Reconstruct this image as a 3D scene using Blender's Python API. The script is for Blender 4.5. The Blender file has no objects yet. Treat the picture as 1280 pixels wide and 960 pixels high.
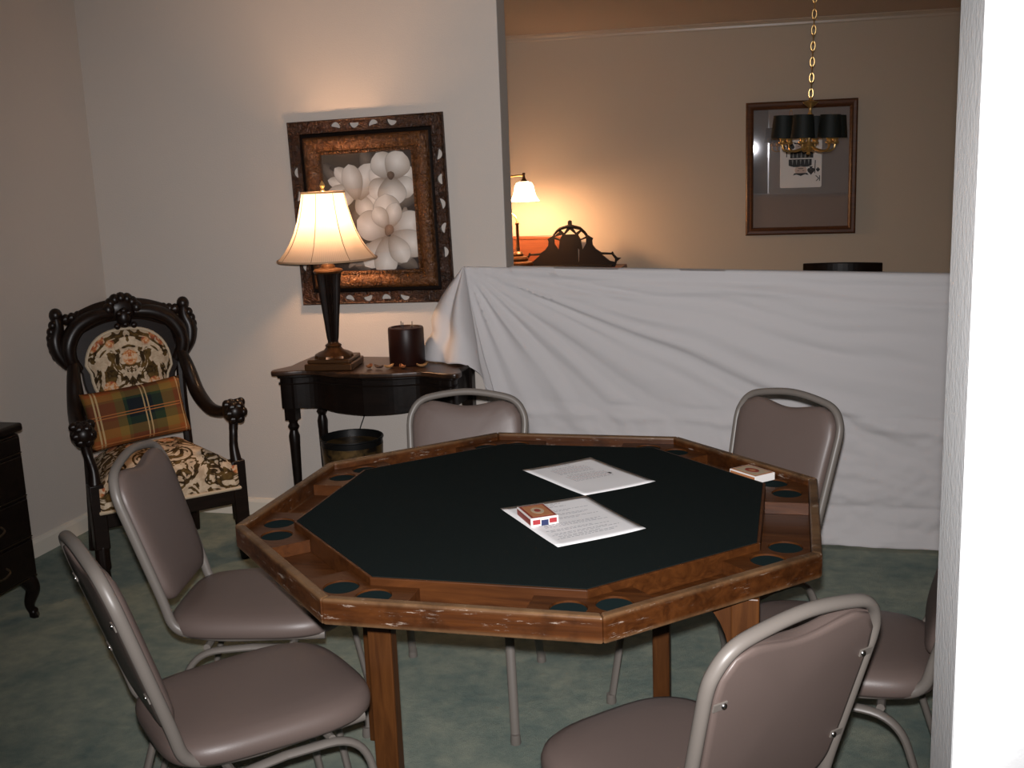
import bpy, bmesh, math, random
from mathutils import Vector, Matrix, Euler
from mathutils import noise as mnoise

random.seed(4)
R = math.radians
PI = math.pi
SC = bpy.context.scene
COL = SC.collection

# ---------------------------------------------------------------- camera, world, lights, exposure
CAM = Vector((0.609, -2.386, 1.529))
cam_d = bpy.data.cameras.new('camera')
cam_d.sensor_width = 36.0
cam_d.lens = 38.83
cam_d.clip_start = 0.02
cam_o = bpy.data.objects.new('camera', cam_d)
COL.objects.link(cam_o)
_right = Vector((0.965, 0.258, -0.038))
_pitch, _roll, _yaw = 0.1988, -0.0384, R(15.4025)
_f0 = Vector((-math.sin(_yaw), math.cos(_yaw), 0)); _r0 = Vector((math.cos(_yaw), math.sin(_yaw), 0)); _u0 = Vector((0, 0, 1))
_fw = math.cos(_pitch) * _f0 - math.sin(_pitch) * _u0
_uc = math.cos(_pitch) * _u0 + math.sin(_pitch) * _f0
_rt = math.cos(_roll) * _r0 + math.sin(_roll) * _uc
_up = -math.sin(_roll) * _r0 + math.cos(_roll) * _uc
cm = Matrix((( _rt.x, _up.x, -_fw.x, CAM.x), (_rt.y, _up.y, -_fw.y, CAM.y), (_rt.z, _up.z, -_fw.z, CAM.z), (0, 0, 0, 1)))
cam_o.matrix_world = cm
SC.camera = cam_o

w = bpy.data.worlds.new('world'); SC.world = w; w.use_nodes = True
w.node_tree.nodes['Background'].inputs[0].default_value = (0.9, 0.75, 0.6, 1)
w.node_tree.nodes['Background'].inputs[1].default_value = 0.02

# the camera's own flash, a few centimetres above the lens
fl_d = bpy.data.lights.new('camera_flash', 'SPOT')
fl_d.energy = 410.0
fl_d.color = (1.0, 0.975, 0.985)
fl_d.spot_size = R(77); fl_d.spot_blend = 1.0
fl_d.shadow_soft_size = 0.014
fl_o = bpy.data.objects.new('camera_flash', fl_d); COL.objects.link(fl_o)
fm = cm.copy(); fm.translation = CAM + _rt * -0.004 + _up * 0.055
fl_o.matrix_world = fm

SC.view_settings.view_transform = 'Standard'
SC.view_settings.look = 'None'
SC.view_settings.exposure = 0.0
SC.view_settings.gamma = 1.0
SC.view_settings.use_curve_mapping = False
SC.cycles.max_bounces = 12
SC.cycles.diffuse_bounces = 8
SC.cycles.sample_clamp_indirect = 4.0

LAMP_WARM = (1.0, 0.56, 0.30)

# ---------------------------------------------------------------- materials
def mat(name, color=(.8, .8, .8), rough=.5, metal=0.0, spec=.5, coat=0.0):
    m = bpy.data.materials.new(name); m.use_nodes = True
    b = m.node_tree.nodes['Principled BSDF']
    b.inputs['Base Color'].default_value = (*color, 1)
    b.inputs['Roughness'].default_value = rough
    b.inputs['Metallic'].default_value = metal
    b.inputs['Specular IOR Level'].default_value = spec
    b.inputs['Coat Weight'].default_value = coat
    return m

class NT:
    def __init__(s, m):
        s.m = m; s.t = m.node_tree; s.b = s.t.nodes['Principled BSDF']
        s.tc = s.t.nodes.new('ShaderNodeTexCoord')
    def n(s, typ, **kw):
        x = s.t.nodes.new(typ)
        for k, v in kw.items(): setattr(x, k, v)
        return x
    def l(s, a, b): s.t.links.new(a, b)
    def mapping(s, scale=(1, 1, 1), rot=(0, 0, 0), src=None):
        mp = s.n('ShaderNodeMapping'); mp.inputs['Scale'].default_value = scale; mp.inputs['Rotation'].default_value = rot
        s.l(src or s.tc.outputs['Object'], mp.inputs['Vector']); return mp.outputs['Vector']
    def noise(s, vec, scale, detail=4, rough=.55, dist=0.0):
        x = s.n('ShaderNodeTexNoise'); x.inputs['Scale'].default_value = scale; x.inputs['Detail'].default_value = detail
        x.inputs['Roughness'].default_value = rough; x.inputs['Distortion'].default_value = dist
        s.l(vec, x.inputs['Vector']); return x.outputs['Fac']
    def ramp(s, fac, stops, interp='LINEAR'):
        r = s.n('ShaderNodeValToRGB'); r.color_ramp.interpolation = interp
        e = r.color_ramp.elements
        while len(e) > 1: e.remove(e[-1])
        e[0].position = stops[0][0]; e[0].color = (*stops[0][1], 1)
        for p, c in stops[1:]:
            q = e.new(p); q.color = (*c, 1)
        s.l(fac, r.inputs['Fac']); return r.outputs['Color']
    def mix(s, fac, a, b, mode='MIX'):
        x = s.n('ShaderNodeMix', data_type='RGBA', blend_type=mode)
        for v, i in ((fac, 0), (a, 6), (b, 7)):
            if isinstance(v, (int, float)): x.inputs[i].default_value = v
            elif isinstance(v, tuple): x.inputs[i].default_value = (*v, 1)
            else: s.l(v, x.inputs[i])
        return x.outputs[2]
    def math(s, op, a, b=0.0):
        x = s.n('ShaderNodeMath', operation=op)
        for v, i in ((a, 0), (b, 1)):
            if isinstance(v, (int, float)): x.inputs[i].default_value = v
            else: s.l(v, x.inputs[i])
        return x.outputs[0]
    def bump(s, h, strength=.3, dist=.01):
        b = s.n('ShaderNodeBump'); b.inputs['Strength'].default_value = strength; b.inputs['Distance'].default_value = dist
        s.l(h, b.inputs['Height']); s.l(b.outputs['Normal'], s.b.inputs['Normal'])
    def col(s, c): s.l(c, s.b.inputs['Base Color'])

def paint_mat(name, color, tex=.25, scale=160):
    m = mat(name, color, .6, spec=.3); t = NT(m)
    v = t.mapping()
    t.bump(t.noise(v, scale, 3, .6), tex, .004)
    k = t.noise(v, 1.3, 2)
    t.col(t.mix(k, tuple(c * .96 for c in color), tuple(min(1, c * 1.03) for c in color)))
    return m
WALL = paint_mat('cream_wall_paint', (.55, .495, .445))
DINING_WALL = paint_mat('lamp_warmed_wall_paint', (.60, .51, .40))  # dining walls: warm tint of the desk lamp's light put into the colour
JAMB = paint_mat('textured_white_paint', (.74, .755, .755), .25, 70)
CEIL = paint_mat('ceiling_paint', (.60, .52, .45), .6, 70)
CROWN = mat('semigloss_warmed_trim', (.56, .47, .37), .3)  # crown follows the lamp-warmed colour of the dining walls
TRIM = paint_mat('trim_paint', (.64, .59, .51), .05)

def carpet_mat():
    m = mat('green_carpet', (.08, .11, .09), .95, spec=.1); t = NT(m)
    v = t.mapping()
    big = t.noise(v, 3.2, 5, .62, .4)
    mid = t.noise(v, 17, 4, .65)
    fine = t.noise(v, 420, 2, .7)
    f = t.math('ADD', t.math('MULTIPLY', big, .62), t.math('MULTIPLY', mid, .38))
    c = t.ramp(f, [(.35, (.10, .175, .155)), (.5, (.235, .295, .23)), (.65, (.40, .43, .32))])
    c = t.mix(.55, c, t.ramp(fine, [(.25, (.35, .35, .35)), (.75, (1, 1, 1))]), 'MULTIPLY')
    t.col(c)
    t.bump(t.math('ADD', t.math('MULTIPLY', fine, .6), mid), .8, .012)
    t.b.inputs['Sheen Weight'].default_value = .25
    return m
CARPET = carpet_mat()

def wood_mat(name, dark, light, rough=.4, scale=(2, 26, 26), worn=0.0, wear_scale=9, coat=.0):
    m = mat(name, dark, rough, coat=coat); t = NT(m)
    v = t.mapping(scale)
    g = t.noise(v, 1.6, 5, .6, 1.2)
    c = t.ramp(g, [(.3, dark), (.7, light)])
    if worn:
        v2 = t.mapping((5, 5, 34))
        n = t.noise(v2, 3.0, 9, .76, .15)
        msk = t.ramp(n, [(.592, (0, 0, 0)), (.645, (.8, .8, .8))])
        c = t.mix(msk, c, (.36, .29, .235))
        sepz = t.n('ShaderNodeSeparateXYZ'); t.l(t.tc.outputs['Object'], sepz.inputs[0])
        edge = t.ramp(t.math('ABSOLUTE', t.math('SUBTRACT', sepz.outputs[2], .730)), [(.017, (0, 0, 0)), (.0255, (.75, .75, .75))])
        c = t.mix(t.math('MULTIPLY', edge, t.math('MULTIPLY', t.noise(t.mapping(), 14, 5, .7), 1.1)), c, (.26, .165, .085))
        n2 = t.noise(t.mapping(), 5.0, 5, .7)
        m2 = t.ramp(n2, [(.50, (0, 0, 0)), (.62, (.55, .55, .55))])
        c = t.mix(m2, c, tuple(d * .22 for d in dark))
        t.l(t.math('ADD', t.math('MULTIPLY', n, .5), .15), t.b.inputs['Roughness'])
    t.col(c)
    t.bump(g, .12, .003)
    return m
TABLE_WOOD = wood_mat('worn_brown_table_wood', (.033, .0095, .0022), (.085, .027, .0062), .40)
RIM_WOOD = wood_mat('scuffed_rim_wood', (.034, .0098, .0024), (.085, .027, .0065), .42, worn=.2)
LEG_WOOD = wood_mat('table_leg_wood', (.042, .0135, .0033), (.092, .032, .0078), .4, scale=(26, 26, 2))
BLACK_WOOD = wood_mat('black_stained_wood', (.004, .0025, .002), (.010, .006, .0045), .33)
BLACK_WOOD.node_tree.nodes['Principled BSDF'].inputs['Specular IOR Level'].default_value = .22
CARVED = wood_mat('dark_carved_mahogany', (.005, .0025, .0016), (.013, .006, .0038), .36)
CARVED.node_tree.nodes['Principled BSDF'].inputs['Specular IOR Level'].default_value = .32
CONSOLE_TOP = wood_mat('worn_console_top', (.014, .007, .004), (.05, .022, .011), .33)
RED_WOOD = wood_mat('reddish_wood', (.12, .032, .010), (.20, .062, .02), .4)
MIRROR_WOOD = wood_mat('mirror_frame_wood', (.075, .028, .012), (.14, .055, .022), .35)

def felt_mat():
    m = mat('dark_green_felt', (.010, .016, .015), .95, spec=.03); t = NT(m)
    v = t.mapping()
    f = t.noise(v, 380, 2, .7)
    t.col(t.mix(f, (.0062, .0086, .0084), (.0120, .0162, .0154)))
    t.bump(f, .4, .002)
    return m
FELT = felt_mat()
for _m in (TABLE_WOOD, RIM_WOOD, LEG_WOOD): _m.node_tree.nodes['Principled BSDF'].inputs['Specular IOR Level'].default_value = .28
CUPFELT = mat('teal_cup_felt', (.0095, .0175, .0180), .95, spec=.03)

def vinyl_mat(name, color, rough):
    m = mat(name, color, rough, spec=.5); t = NT(m)
    v = t.mapping()
    vo = t.n('ShaderNodeTexVoronoi'); vo.inputs['Scale'].default_value = 420; t.l(v, vo.inputs['Vector'])
    t.bump(vo.outputs['Distance'], .10, .001)
    k = t.noise(v, 6, 3)
    t.col(t.mix(k, tuple(c * .92 for c in color), tuple(c * 1.06 for c in color)))
    return m
VINYL = vinyl_mat('taupe_vinyl', (.125, .092, .080), .44)
FRAME = mat('taupe_enamelled_steel', (.155, .136, .119), .42)
STEEL = mat('bright_steel', (.75, .75, .75), .2, 1.0)
RUBBER = mat('dark_rubber', (.03, .03, .03), .7)
BLACKMETAL = mat('black_iron', (.004, .003, .0025), .5, .0, spec=.2)
GOLD = mat('brass', (.90, .62, .25), .30, .85)
OLDGOLD = mat('antique_bronze', (.085, .036, .012), .36, .6)
BLACKSHADE = mat('black_green_shade_card', (.006, .010, .008), .65)
PAPER = mat('white_paper', (.80, .79, .79), .8)
INK = mat('grey_ink', (.30, .30, .33), .8)
REDINK = mat('red_ink', (.52, .30, .30), .8)
DARKINK = mat('black_ink', (.012, .012, .013), .6)

def sheet_mat():
    m = mat('white_cotton', (.80, .775, .775), .9, spec=.15); t = NT(m)
    v = t.mapping()
    t.bump(t.noise(v, 9, 5, .6, .5), .22, .012)
    tr = t.n('ShaderNodeBsdfTranslucent'); tr.inputs[0].default_value = (.62, .60, .60, 1)
    mx = t.n('ShaderNodeMixShader'); mx.inputs[0].default_value = .30
    t.l(t.b.outputs[0], mx.inputs[1]); t.l(tr.outputs[0], mx.inputs[2]); t.l(mx.outputs[0], m.node_tree.nodes['Material Output'].inputs[0])
    return m
SHEET = sheet_mat()

def tapestry_mat():
    m = mat('floral_tapestry', (.5, .38, .25), .9, spec=.1); t = NT(m)
    sep = t.n('ShaderNodeSeparateXYZ'); t.l(t.tc.outputs['Object'], sep.inputs[0])
    comb = t.n('ShaderNodeCombineXYZ')
    t.l(t.math('ABSOLUTE', sep.outputs[0]), comb.inputs[0]); t.l(sep.outputs[1], comb.inputs[1]); t.l(sep.outputs[2], comb.inputs[2])
    v = comb.outputs[0]
    n1 = t.noise(v, 9.5, 2, .5, 2.8)
    sc = t.ramp(n1, [(.37, (0, 0, 0)), (.39, (1, 1, 1)), (.51, (1, 1, 1)), (.53, (0, 0, 0))])
    n2 = t.noise(v, 30, 3, .6, .8)
    cream = t.ramp(n2, [(.35, (.40, .29, .19)), (.65, (.62, .50, .36))])
    brown = t.ramp(n2, [(.4, (.030, .018, .008)), (.6, (.12, .07, .022))])
    c = t.mix(sc, cream, brown)
    vo = t.n('ShaderNodeTexVoronoi'); vo.inputs['Scale'].default_value = 8.5; t.l(v, vo.inputs['Vector'])
    fl = t.ramp(vo.outputs['Distance'], [(.0, (1, 1, 1)), (.26, (1, 1, 1)), (.30, (0, 0, 0))])
    petal = t.ramp(t.noise(v, 55, 2, .5, 1.0), [(.38, (.36, .09, .045)), (.5, (.55, .24, .08)), (.62, (.62, .44, .30))])
    c = t.mix(fl, c, petal)
    t.col(c); t.bump(t.noise(v, 350, 2), .4, .002)
    return m
TAPESTRY = tapestry_mat()

def plaid_mat():
    m = mat('plaid_wool', (.2, .1, .05), .95, spec=.1); t = NT(m)
    sep = t.n('ShaderNodeSeparateXYZ'); t.l(t.tc.outputs['Object'], sep.inputs[0])
    def stripes(sock, off, per):
        f = t.math('FRACT', t.math('MULTIPLY', t.math('ADD', sock, off), 1.0 / per))
        base = t.ramp(f, [(0, (.26, .075, .022)), (.16, (.26, .075, .022)), (.18, (.20, .12, .03)), (.30, (.20, .12, .03)), (.33, (.022, .040, .022)),
                          (.45, (.012, .016, .020)), (.62, (.012, .016, .020)), (.74, (.03, .055, .025)), (.78, (.20, .12, .03)), (.88, (.26, .075, .022))], 'CONSTANT')
        line = t.ramp(f, [(0, (0, 0, 0)), (.055, (1, 1, 1)), (.075, (0, 0, 0)), (.095, (1, 1, 1)), (.115, (0, 0, 0)), (.50, (1, 1, 1)), (.515, (0, 0, 0)), (.54, (1, 1, 1)), (.555, (0, 0, 0))], 'CONSTANT')
        return base, line
    bx, lx = stripes(sep.outputs[0], 1.235, .34)
    bz, lz = stripes(sep.outputs[2], 1.125, .25)
    c = t.mix(.5, bx, bz)
    c = t.mix(t.math('MULTIPLY', lx, .75), c, (.50, .36, .18))
    c = t.mix(t.math('MULTIPLY', lz, .75), c, (.42, .16, .05))
    t.col(c); t.bump(t.noise(t.mapping(), 300, 2), .4, .002)
    return m
PLAID = plaid_mat()

def shade_mat(name, col, trans):
    m = mat(name, col, .8); t = NT(m)
    nt = m.node_tree
    d = t.n('ShaderNodeBsdfDiffuse'); d.inputs[0].default_value = (*col, 1)
    tr = t.n('ShaderNodeBsdfTranslucent')
    sep = t.n('ShaderNodeSeparateXYZ'); t.l(t.tc.outputs['Object'], sep.inputs[0])
    ang = t.math('ARCTAN2', sep.outputs[1], sep.outputs[0])
    pl = t.math('SINE', t.math('MULTIPLY', ang, 150.0))
    t.l(t.mix(t.math('MULTIPLY', t.math('ADD', pl, 1.0), .5), tuple(c * .80 for c in col), col), tr.inputs[0])
    mx = t.n('ShaderNodeMixShader'); mx.inputs[0].default_value = trans
    t.l(d.outputs[0], mx.inputs[1]); t.l(tr.outputs[0], mx.inputs[2])
    t.l(mx.outputs[0], nt.nodes['Material Output'].inputs[0])
    return m
SHADE = shade_mat('silk_lamp_shade', (.86, .70, .55), .60)
def emit_mat(name, col, strength):
    m = mat(name, col, .4); b = m.node_tree.nodes['Principled BSDF']
    b.inputs['Emission Color'].default_value = (*col, 1); b.inputs['Emission Strength'].default_value = strength
    return m
BULB = emit_mat('lit_bulb', (1, .72, .42), 30)
MILKGLASS = emit_mat('lit_milk_glass', (1, .66, .40), 10.0)

def glass_pane_mat():
    m = mat('thin_glass', (1, 1, 1), .02); t = NT(m); nt = m.node_tree
    tr = t.n('ShaderNodeBsdfTransparent'); gl = t.n('ShaderNodeBsdfGlossy'); gl.inputs['Roughness'].default_value = .01
    fr = t.n('ShaderNodeFresnel'); fr.inputs['IOR'].default_value = 1.5
    mx = t.n('ShaderNodeMixShader'); t.l(fr.outputs[0], mx.inputs[0]); t.l(tr.outputs[0], mx.inputs[1]); t.l(gl.outputs[0], mx.inputs[2])
    t.l(mx.outputs[0], nt.nodes['Material Output'].inputs[0])
    return m
GLASS = glass_pane_mat()
def mirror_mat():
    return mat('old_mirror', (.72, .72, .76), .015, .80)
MIRROR = mirror_mat()

def ornate_mat(name, a, b, metal=.25):
    m = mat(name, a, .35, metal); t = NT(m); v = t.mapping()
    n = t.noise(v, 42, 4, .6, 1.4)
    t.col(t.ramp(n, [(.32, a), (.68, b)])); t.bump(n, 1.0, .012)
    return m
FRAME_OUT = ornate_mat('carved_dark_frame', (.010, .004, .002), (.060, .021, .007))
FRAME_IN = ornate_mat('carved_amber_frame', (.045, .014, .004), (.17, .066, .017))
CANDLE = mat('burgundy_wax', (.016, .0045, .003), .4, spec=.25)
def bin_mat():
    m = mat('painted_tin', (.012, .010, .008), .35, .5); t = NT(m)
    n = t.noise(t.mapping(), 11, 4, .6, .6)
    t.col(t.ramp(n, [(.38, (.014, .011, .008)), (.58, (.17, .10, .035))]))
    return m
BIN = bin_mat()
BINDARK = mat('black_tin', (.007, .007, .007), .4, .3)

# ---------------------------------------------------------------- mesh helpers
class MB:
    def __init__(s): s.v = []; s.f = []; s.c = None
    def add(s, vs, fs):
        o = len(s.v); s.v += [tuple(x) for x in vs]; s.f += [tuple(i + o for i in f) for f in fs]; return s
    def box(s, c, d, rot=None):
        x, y, z = (k / 2 for k in d); vs = [Vector((a * x, b * y, e * z)) for a in (-1, 1) for b in (-1, 1) for e in (-1, 1)]
        if rot: vs = [rot @ q for q in vs]
        vs = [q + Vector(c) for q in vs]
        return s.add(vs, [(0, 1, 3, 2), (4, 6, 7, 5), (0, 4, 5, 1), (2, 3, 7, 6), (0, 2, 6, 4), (1, 5, 7, 3)])
    def bar(s, a, b, wx, wy, up=(0, 0, 1)):
        return s.tube([a, b], wx / 2, wy / 2, seg=4, up=up, phase=PI / 4, k=math.sqrt(2))
    def prism(s, pts, z0, z1, xf=None):
        n = len(pts); vs = [Vector((p[0], p[1], z0)) for p in pts] + [Vector((p[0], p[1], z1)) for p in pts]
        if xf: vs = [xf(q) for q in vs]
        return s.add(vs, [tuple(range(n - 1, -1, -1)), tuple(range(n, 2 * n))] + [(i, (i + 1) % n, n + (i + 1) % n, n + i) for i in range(n)])
    def tube(s, path, r, ry=None, seg=10, up=(0, 0, 1), closed=False, phase=0.0, k=1.0, caps=True):
        P = [Vector(p) for p in path]; n = len(P)
        rr = list(r) if isinstance(r, (list, tuple)) else [r] * n
        r2 = (list(ry) if isinstance(ry, (list, tuple)) else [ry] * n) if ry is not None else rr
        T = []
        for i in range(n):
            a = P[(i - 1) % n] if (closed or i > 0) else P[i]; b = P[(i + 1) % n] if (closed or i < n - 1) else P[i]
            d = b - a; T.append(d.normalized() if d.length > 1e-9 else Vector((0, 0, 1)))
        u = Vector(up)
        if abs(u.dot(T[0])) > .95: u = Vector((0, 1, 0)) if abs(T[0].y) < .9 else Vector((1, 0, 0))
        N = (u - T[0] * u.dot(T[0])).normalized()
        o = len(s.v)
        for i in range(n):
            N = (N - T[i] * N.dot(T[i])).normalized(); B = T[i].cross(N)
            for j in range(seg):
                a = phase + 2 * PI * j / seg
                s.v.append(tuple(P[i] + (B * math.cos(a) * rr[i] + N * math.sin(a) * r2[i]) * k))
        m = n if closed else n - 1
        for i in range(m):
            for j in range(seg):
                a = o + i * seg + j; b = o + i * seg + (j + 1) % seg; c2 = o + ((i + 1) % n) * seg + (j + 1) % seg; d = o + ((i + 1) % n) * seg + j
                s.f.append((a, b, c2, d))
        if caps and not closed:
            s.f.append(tuple(o + j for j in range(seg - 1, -1, -1))); s.f.append(tuple(o + (n - 1) * seg + j for j in range(seg)))
        return s
    def lathe(s, prof, c=(0, 0, 0), seg=28, xf=None, flute=0, fd=0.0):
        o = len(s.v); n = len(prof)
        for (r, z) in prof:
            for j in range(seg):
                a = 2 * PI * j / seg; q = r * (1 - fd * (.5 + .5 * math.cos(flute * a))) if flute else r
                p = Vector((q * math.cos(a), q * math.sin(a), z))
                if xf: p = xf(p)
                s.v.append(tuple(p + Vector(c)))
        for i in range(n - 1):
            for j in range(seg):
                s.f.append((o + i * seg + j, o + i * seg + (j + 1) % seg, o + (i + 1) * seg + (j + 1) % seg, o + (i + 1) * seg + j))
        if prof[0][0] > 1e-5: s.f.append(tuple(o + j for j in range(seg - 1, -1, -1)))
        if prof[-1][0] > 1e-5: s.f.append(tuple(o + (n - 1) * seg + j for j in range(seg)))
        return s
    def ball(s, c, r, seg=14, rings=8):
        r = r if isinstance(r, (tuple, list)) else (r, r, r)
        pr = [(max(1e-6, math.sin(PI * i / rings)), -math.cos(PI * i / rings)) for i in range(rings + 1)]
        return s.lathe(pr, c, seg, xf=lambda p: Vector((p.x * r[0], p.y * r[1], p.z * r[2])))
    def grid(s, fn, nu, nv, wrap=False):
        vs = [fn(i / nu, j / nv) for j in range(nv + 1) for i in range(nu + 1)]
        fs = [(j * (nu + 1) + i, j * (nu + 1) + i + 1, (j + 1) * (nu + 1) + i + 1, (j + 1) * (nu + 1) + i) for j in range(nv) for i in range(nu)]
        return s.add(vs, fs)
    def holed(s, outer, holes, z0, z1, xf=None):
        """flat plate with holes, thickness z0..z1, outline in x,y"""
        bm = bmesh.new(); ed = []
        for loop in [outer] + list(holes):
            q = [bm.verts.new((p[0], p[1], 0)) for p in loop]
            ed += [bm.edges.new((q[i], q[(i + 1) % len(q)])) for i in range(len(q))]
        bmesh.ops.triangle_fill(bm, use_beauty=True, use_dissolve=False, edges=ed)
        bm.verts.index_update()
        base = [v.co.copy() for v in bm.verts]; fs = []
        for f in bm.faces:
            idx = [v.index for v in f.verts]
            if f.normal.z < 0 or (f.calc_area() and (base[idx[1]] - base[idx[0]]).cross(base[idx[2]] - base[idx[0]]).z < 0): idx.reverse()
            fs.append(tuple(idx))
        n = len(base); bd = [[v.index for v in e.verts] for e in bm.edges if len(e.link_faces) == 1]
        bm.free()
        vs = [Vector((b.x, b.y, z1)) for b in base] + [Vector((b.x, b.y, z0)) for b in base]
        if xf: vs = [xf(q) for q in vs]
        allf = fs + [tuple(i + n for i in reversed(f)) for f in fs] + [(a, b, b + n, a + n) for a, b in bd]
        return s.add(vs, allf)
    def build(s, name, m=None, parent=None, smooth=True, bevel=0.0, seg=2, sub=0, loc=None, rot=None, fix=True, ang=40):
        me = bpy.data.meshes.new(name); me.from_pydata(s.v, [], s.f)
        if fix:
            bm = bmesh.new(); bm.from_mesh(me); bmesh.ops.recalc_face_normals(bm, faces=bm.faces); bm.to_mesh(me); bm.free()
        if smooth:
            me.polygons.foreach_set('use_smooth', [True] * len(me.polygons))
            me.set_sharp_from_angle(angle=R(ang))
        me.update()
        o = bpy.data.objects.new(name, me)
        if m: me.materials.append(m)
        COL.objects.link(o)
        if parent: o.parent = parent
        if loc is not None: o.location = loc
        if rot is not None: o.rotation_euler = rot
        if bevel:
            b = o.modifiers.new('bevel', 'BEVEL'); b.width = bevel; b.segments = seg; b.limit_method = 'ANGLE'; b.angle_limit = R(35)
        if sub:
            b = o.modifiers.new('sub', 'SUBSURF'); b.levels = sub; b.render_levels = sub
        return o

def tag(o, label=None, cat=None, group=None, kind=None):
    if label: o['label'] = label
    if cat: o['category'] = cat
    if group: o['group'] = group
    if kind: o['kind'] = kind
    return o
def thing(name, label, cat, loc=(0, 0, 0), rz=0.0, group=None, rot=None):
    o = bpy.data.objects.new(name, None); COL.objects.link(o); o.empty_display_size = .1
    o.location = loc; o.rotation_euler = rot or (0, 0, rz)
    return tag(o, label, cat, group)
def struct(o): o['kind'] = 'structure'; return o
def dup(root, loc, rz, label):
    r = root.copy(); COL.objects.link(r); r.location = loc; r.rotation_euler = (0, 0, rz); r['label'] = label
    def rec(a, b):
        for ch in a.children:
            c = ch.copy(); COL.objects.link(c); c.parent = b; rec(ch, c)
    rec(root, r)
    return r
def catmull(P, n=8, closed=False):
    P = [Vector(p) for p in P]; out = []; N = len(P)
    for i in range(N if closed else N - 1):
        g = (lambda k: P[k % N]) if closed else (lambda k: P[min(max(k, 0), N - 1)])
        a, b, c, d = g(i - 1), g(i), g(i + 1), g(i + 2)
        for k in range(n):
            t = k / n
            out.append(.5 * ((2 * b) + (c - a) * t + (2 * a - 5 * b + 4 * c - d) * t * t + (3 * b - a - 3 * c + d) * t ** 3))
    if not closed: out.append(P[-1])
    return out
def lerp(a, b, t): return a + (b - a) * t
def interp(keys, x):
    for (x0, y0), (x1, y1) in zip(keys, keys[1:]):
        if x <= x1: return lerp(y0, y1, max(0, (x - x0) / (x1 - x0)))
    return keys[-1][1]

# ---------------------------------------------------------------- setting
WY = 1.95          # living room face of the wall with the picture
CZ = 2.44
struct(MB().box((0.1, 1.3, -.05), (5.4, 10.4, .1)).build('floor', CARPET, smooth=False))
struct(MB().box((0.1, 1.3, CZ + .05), (5.4, 10.4, .1)).build('ceiling', CEIL, smooth=False))
struct(MB().box((-2.525, -.75, CZ / 2), (.10, 5.64, CZ)).build('wall_left', WALL, smooth=False))
struct(MB().box((-1.54, WY + .06, CZ / 2), (1.90, .12, CZ)).build('wall_back', WALL, smooth=False, bevel=.004))
rl = MB().box((1.02, WY + .062, .985), (3.14, .06, .045))
for x in (-.50, 1.35, 2.5): rl.box((x, WY + .062, .48), (.06, .06, .96))
struct(rl.build('trim_3', BLACK_WOOD, smooth=False, bevel=.004))
# dining room: its far wall stands about three degrees off square
DA = R(2.95); DP = Vector((.5, 6.0, 0))
def dw(u, v, z):   # u along the far wall, v out of it into the room
    return Vector((DP.x + u * math.cos(DA) + v * math.sin(DA), DP.y + u * math.sin(DA) - v * math.cos(DA), z))
DROT = Matrix.Rotation(DA, 3, 'Z')
struct(MB().box(dw(-.05, -.06, CZ / 2), (4.6, .12, CZ), DROT).build('wall_rear', DINING_WALL, smooth=False))
struct(MB().box((-1.70, 3.97, CZ / 2), (.10, 3.78, CZ)).build('wall_dining_left', DINING_WALL, smooth=False))
struct(MB().box((2.65, 1.3, CZ / 2), (.10, 9.9, CZ)).build('wall_right', WALL, smooth=False))
struct(MB().box((0.1, -3.65, CZ / 2), (5.4, .10, CZ)).build('wall_hall', WALL, smooth=False))
struct(MB().box((1.683, -1.145, CZ / 2), (1.846, .19, CZ)).build('wall_near', JAMB, smooth=False, bevel=.004))
# trim
def trim(name, a, b, prof, m, inward):
    a, b = Vector(a), Vector(b); n = len(prof); vs = []
    for p in (a, b):
        for (d, h) in prof: vs.append(p + inward * d + Vector((0, 0, h)))
    mb = MB().add(vs, [tuple(range(n)), tuple(range(2 * n - 1, n - 1, -1))] + [(i, (i + 1) % n, n + (i + 1) % n, n + i) for i in range(n)])
    return struct(mb.build(name, m, smooth=False))
BB = [(0, 0), (.014, 0), (.014, .06), (.009, .074), (0, .078)]
trim('baseboard_left', (-2.475, -3.58, 0), (-2.475, WY, 0), BB, TRIM, Vector((1, 0, 0)))
trim('baseboard_back', (-2.44, WY, 0), (-.62, WY, 0), BB, TRIM, Vector((0, -1, 0)))
CR = [(0, 0), (0, -.044), (.005, -.047), (.010, -.040), (.012, -.026), (.024, -.012), (.034, -.007), (.036, 0)]
inw = Vector((math.sin(DA), -math.cos(DA), 0))
trim('trim_1', dw(-2.14, 0, CZ), dw(2.10, 0, CZ), CR, CROWN, inw)
trim('trim_2', (-1.65, 2.08, CZ), (-1.65, 5.86, CZ), CR, CROWN, Vector((1, 0, 0)))
trim('baseboard_rear', dw(-2.14, 0, 0), dw(2.10, 0, 0), BB, TRIM, inw)

# ---------------------------------------------------------------- poker table
RO = .6864
def octv(ap, k):   # vertex k of an octagon with apothem ap
    r = ap / math.cos(PI / 8); a = PI / 8 + k * PI / 4
    return Vector((r * math.cos(a), r * math.sin(a)))
AO = RO * math.cos(PI / 8); AI = AO - .021; AF = .556 * math.cos(PI / 8)
TT = .755
pt = thing('poker_table', 'worn octagonal wooden poker table with dark felt top and recessed cup holders', 'table', (0, 0, 0), R(.84))
for k in range(8):
    a, b = octv(AO, k), octv(AO, k + 1); c, d = octv(AI, k + 1), octv(AI, k)
    mb = MB().prism([(p.x, p.y) for p in (a, b, c, d)], TT - .052, TT)
    mb.build('rail', RIM_WOOD, pt, smooth=False, bevel=.005, seg=3)
    a, b = octv(AF, k), octv(AF, k + 1); c, d = octv(AF - .007, k + 1), octv(AF - .007, k)
    MB().prism([(p.x, p.y) for p in (a, b, c, d)], TT - .046, TT - .003).build('inner_rail', TABLE_WOOD, pt, smooth=False, bevel=.0015)
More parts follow.
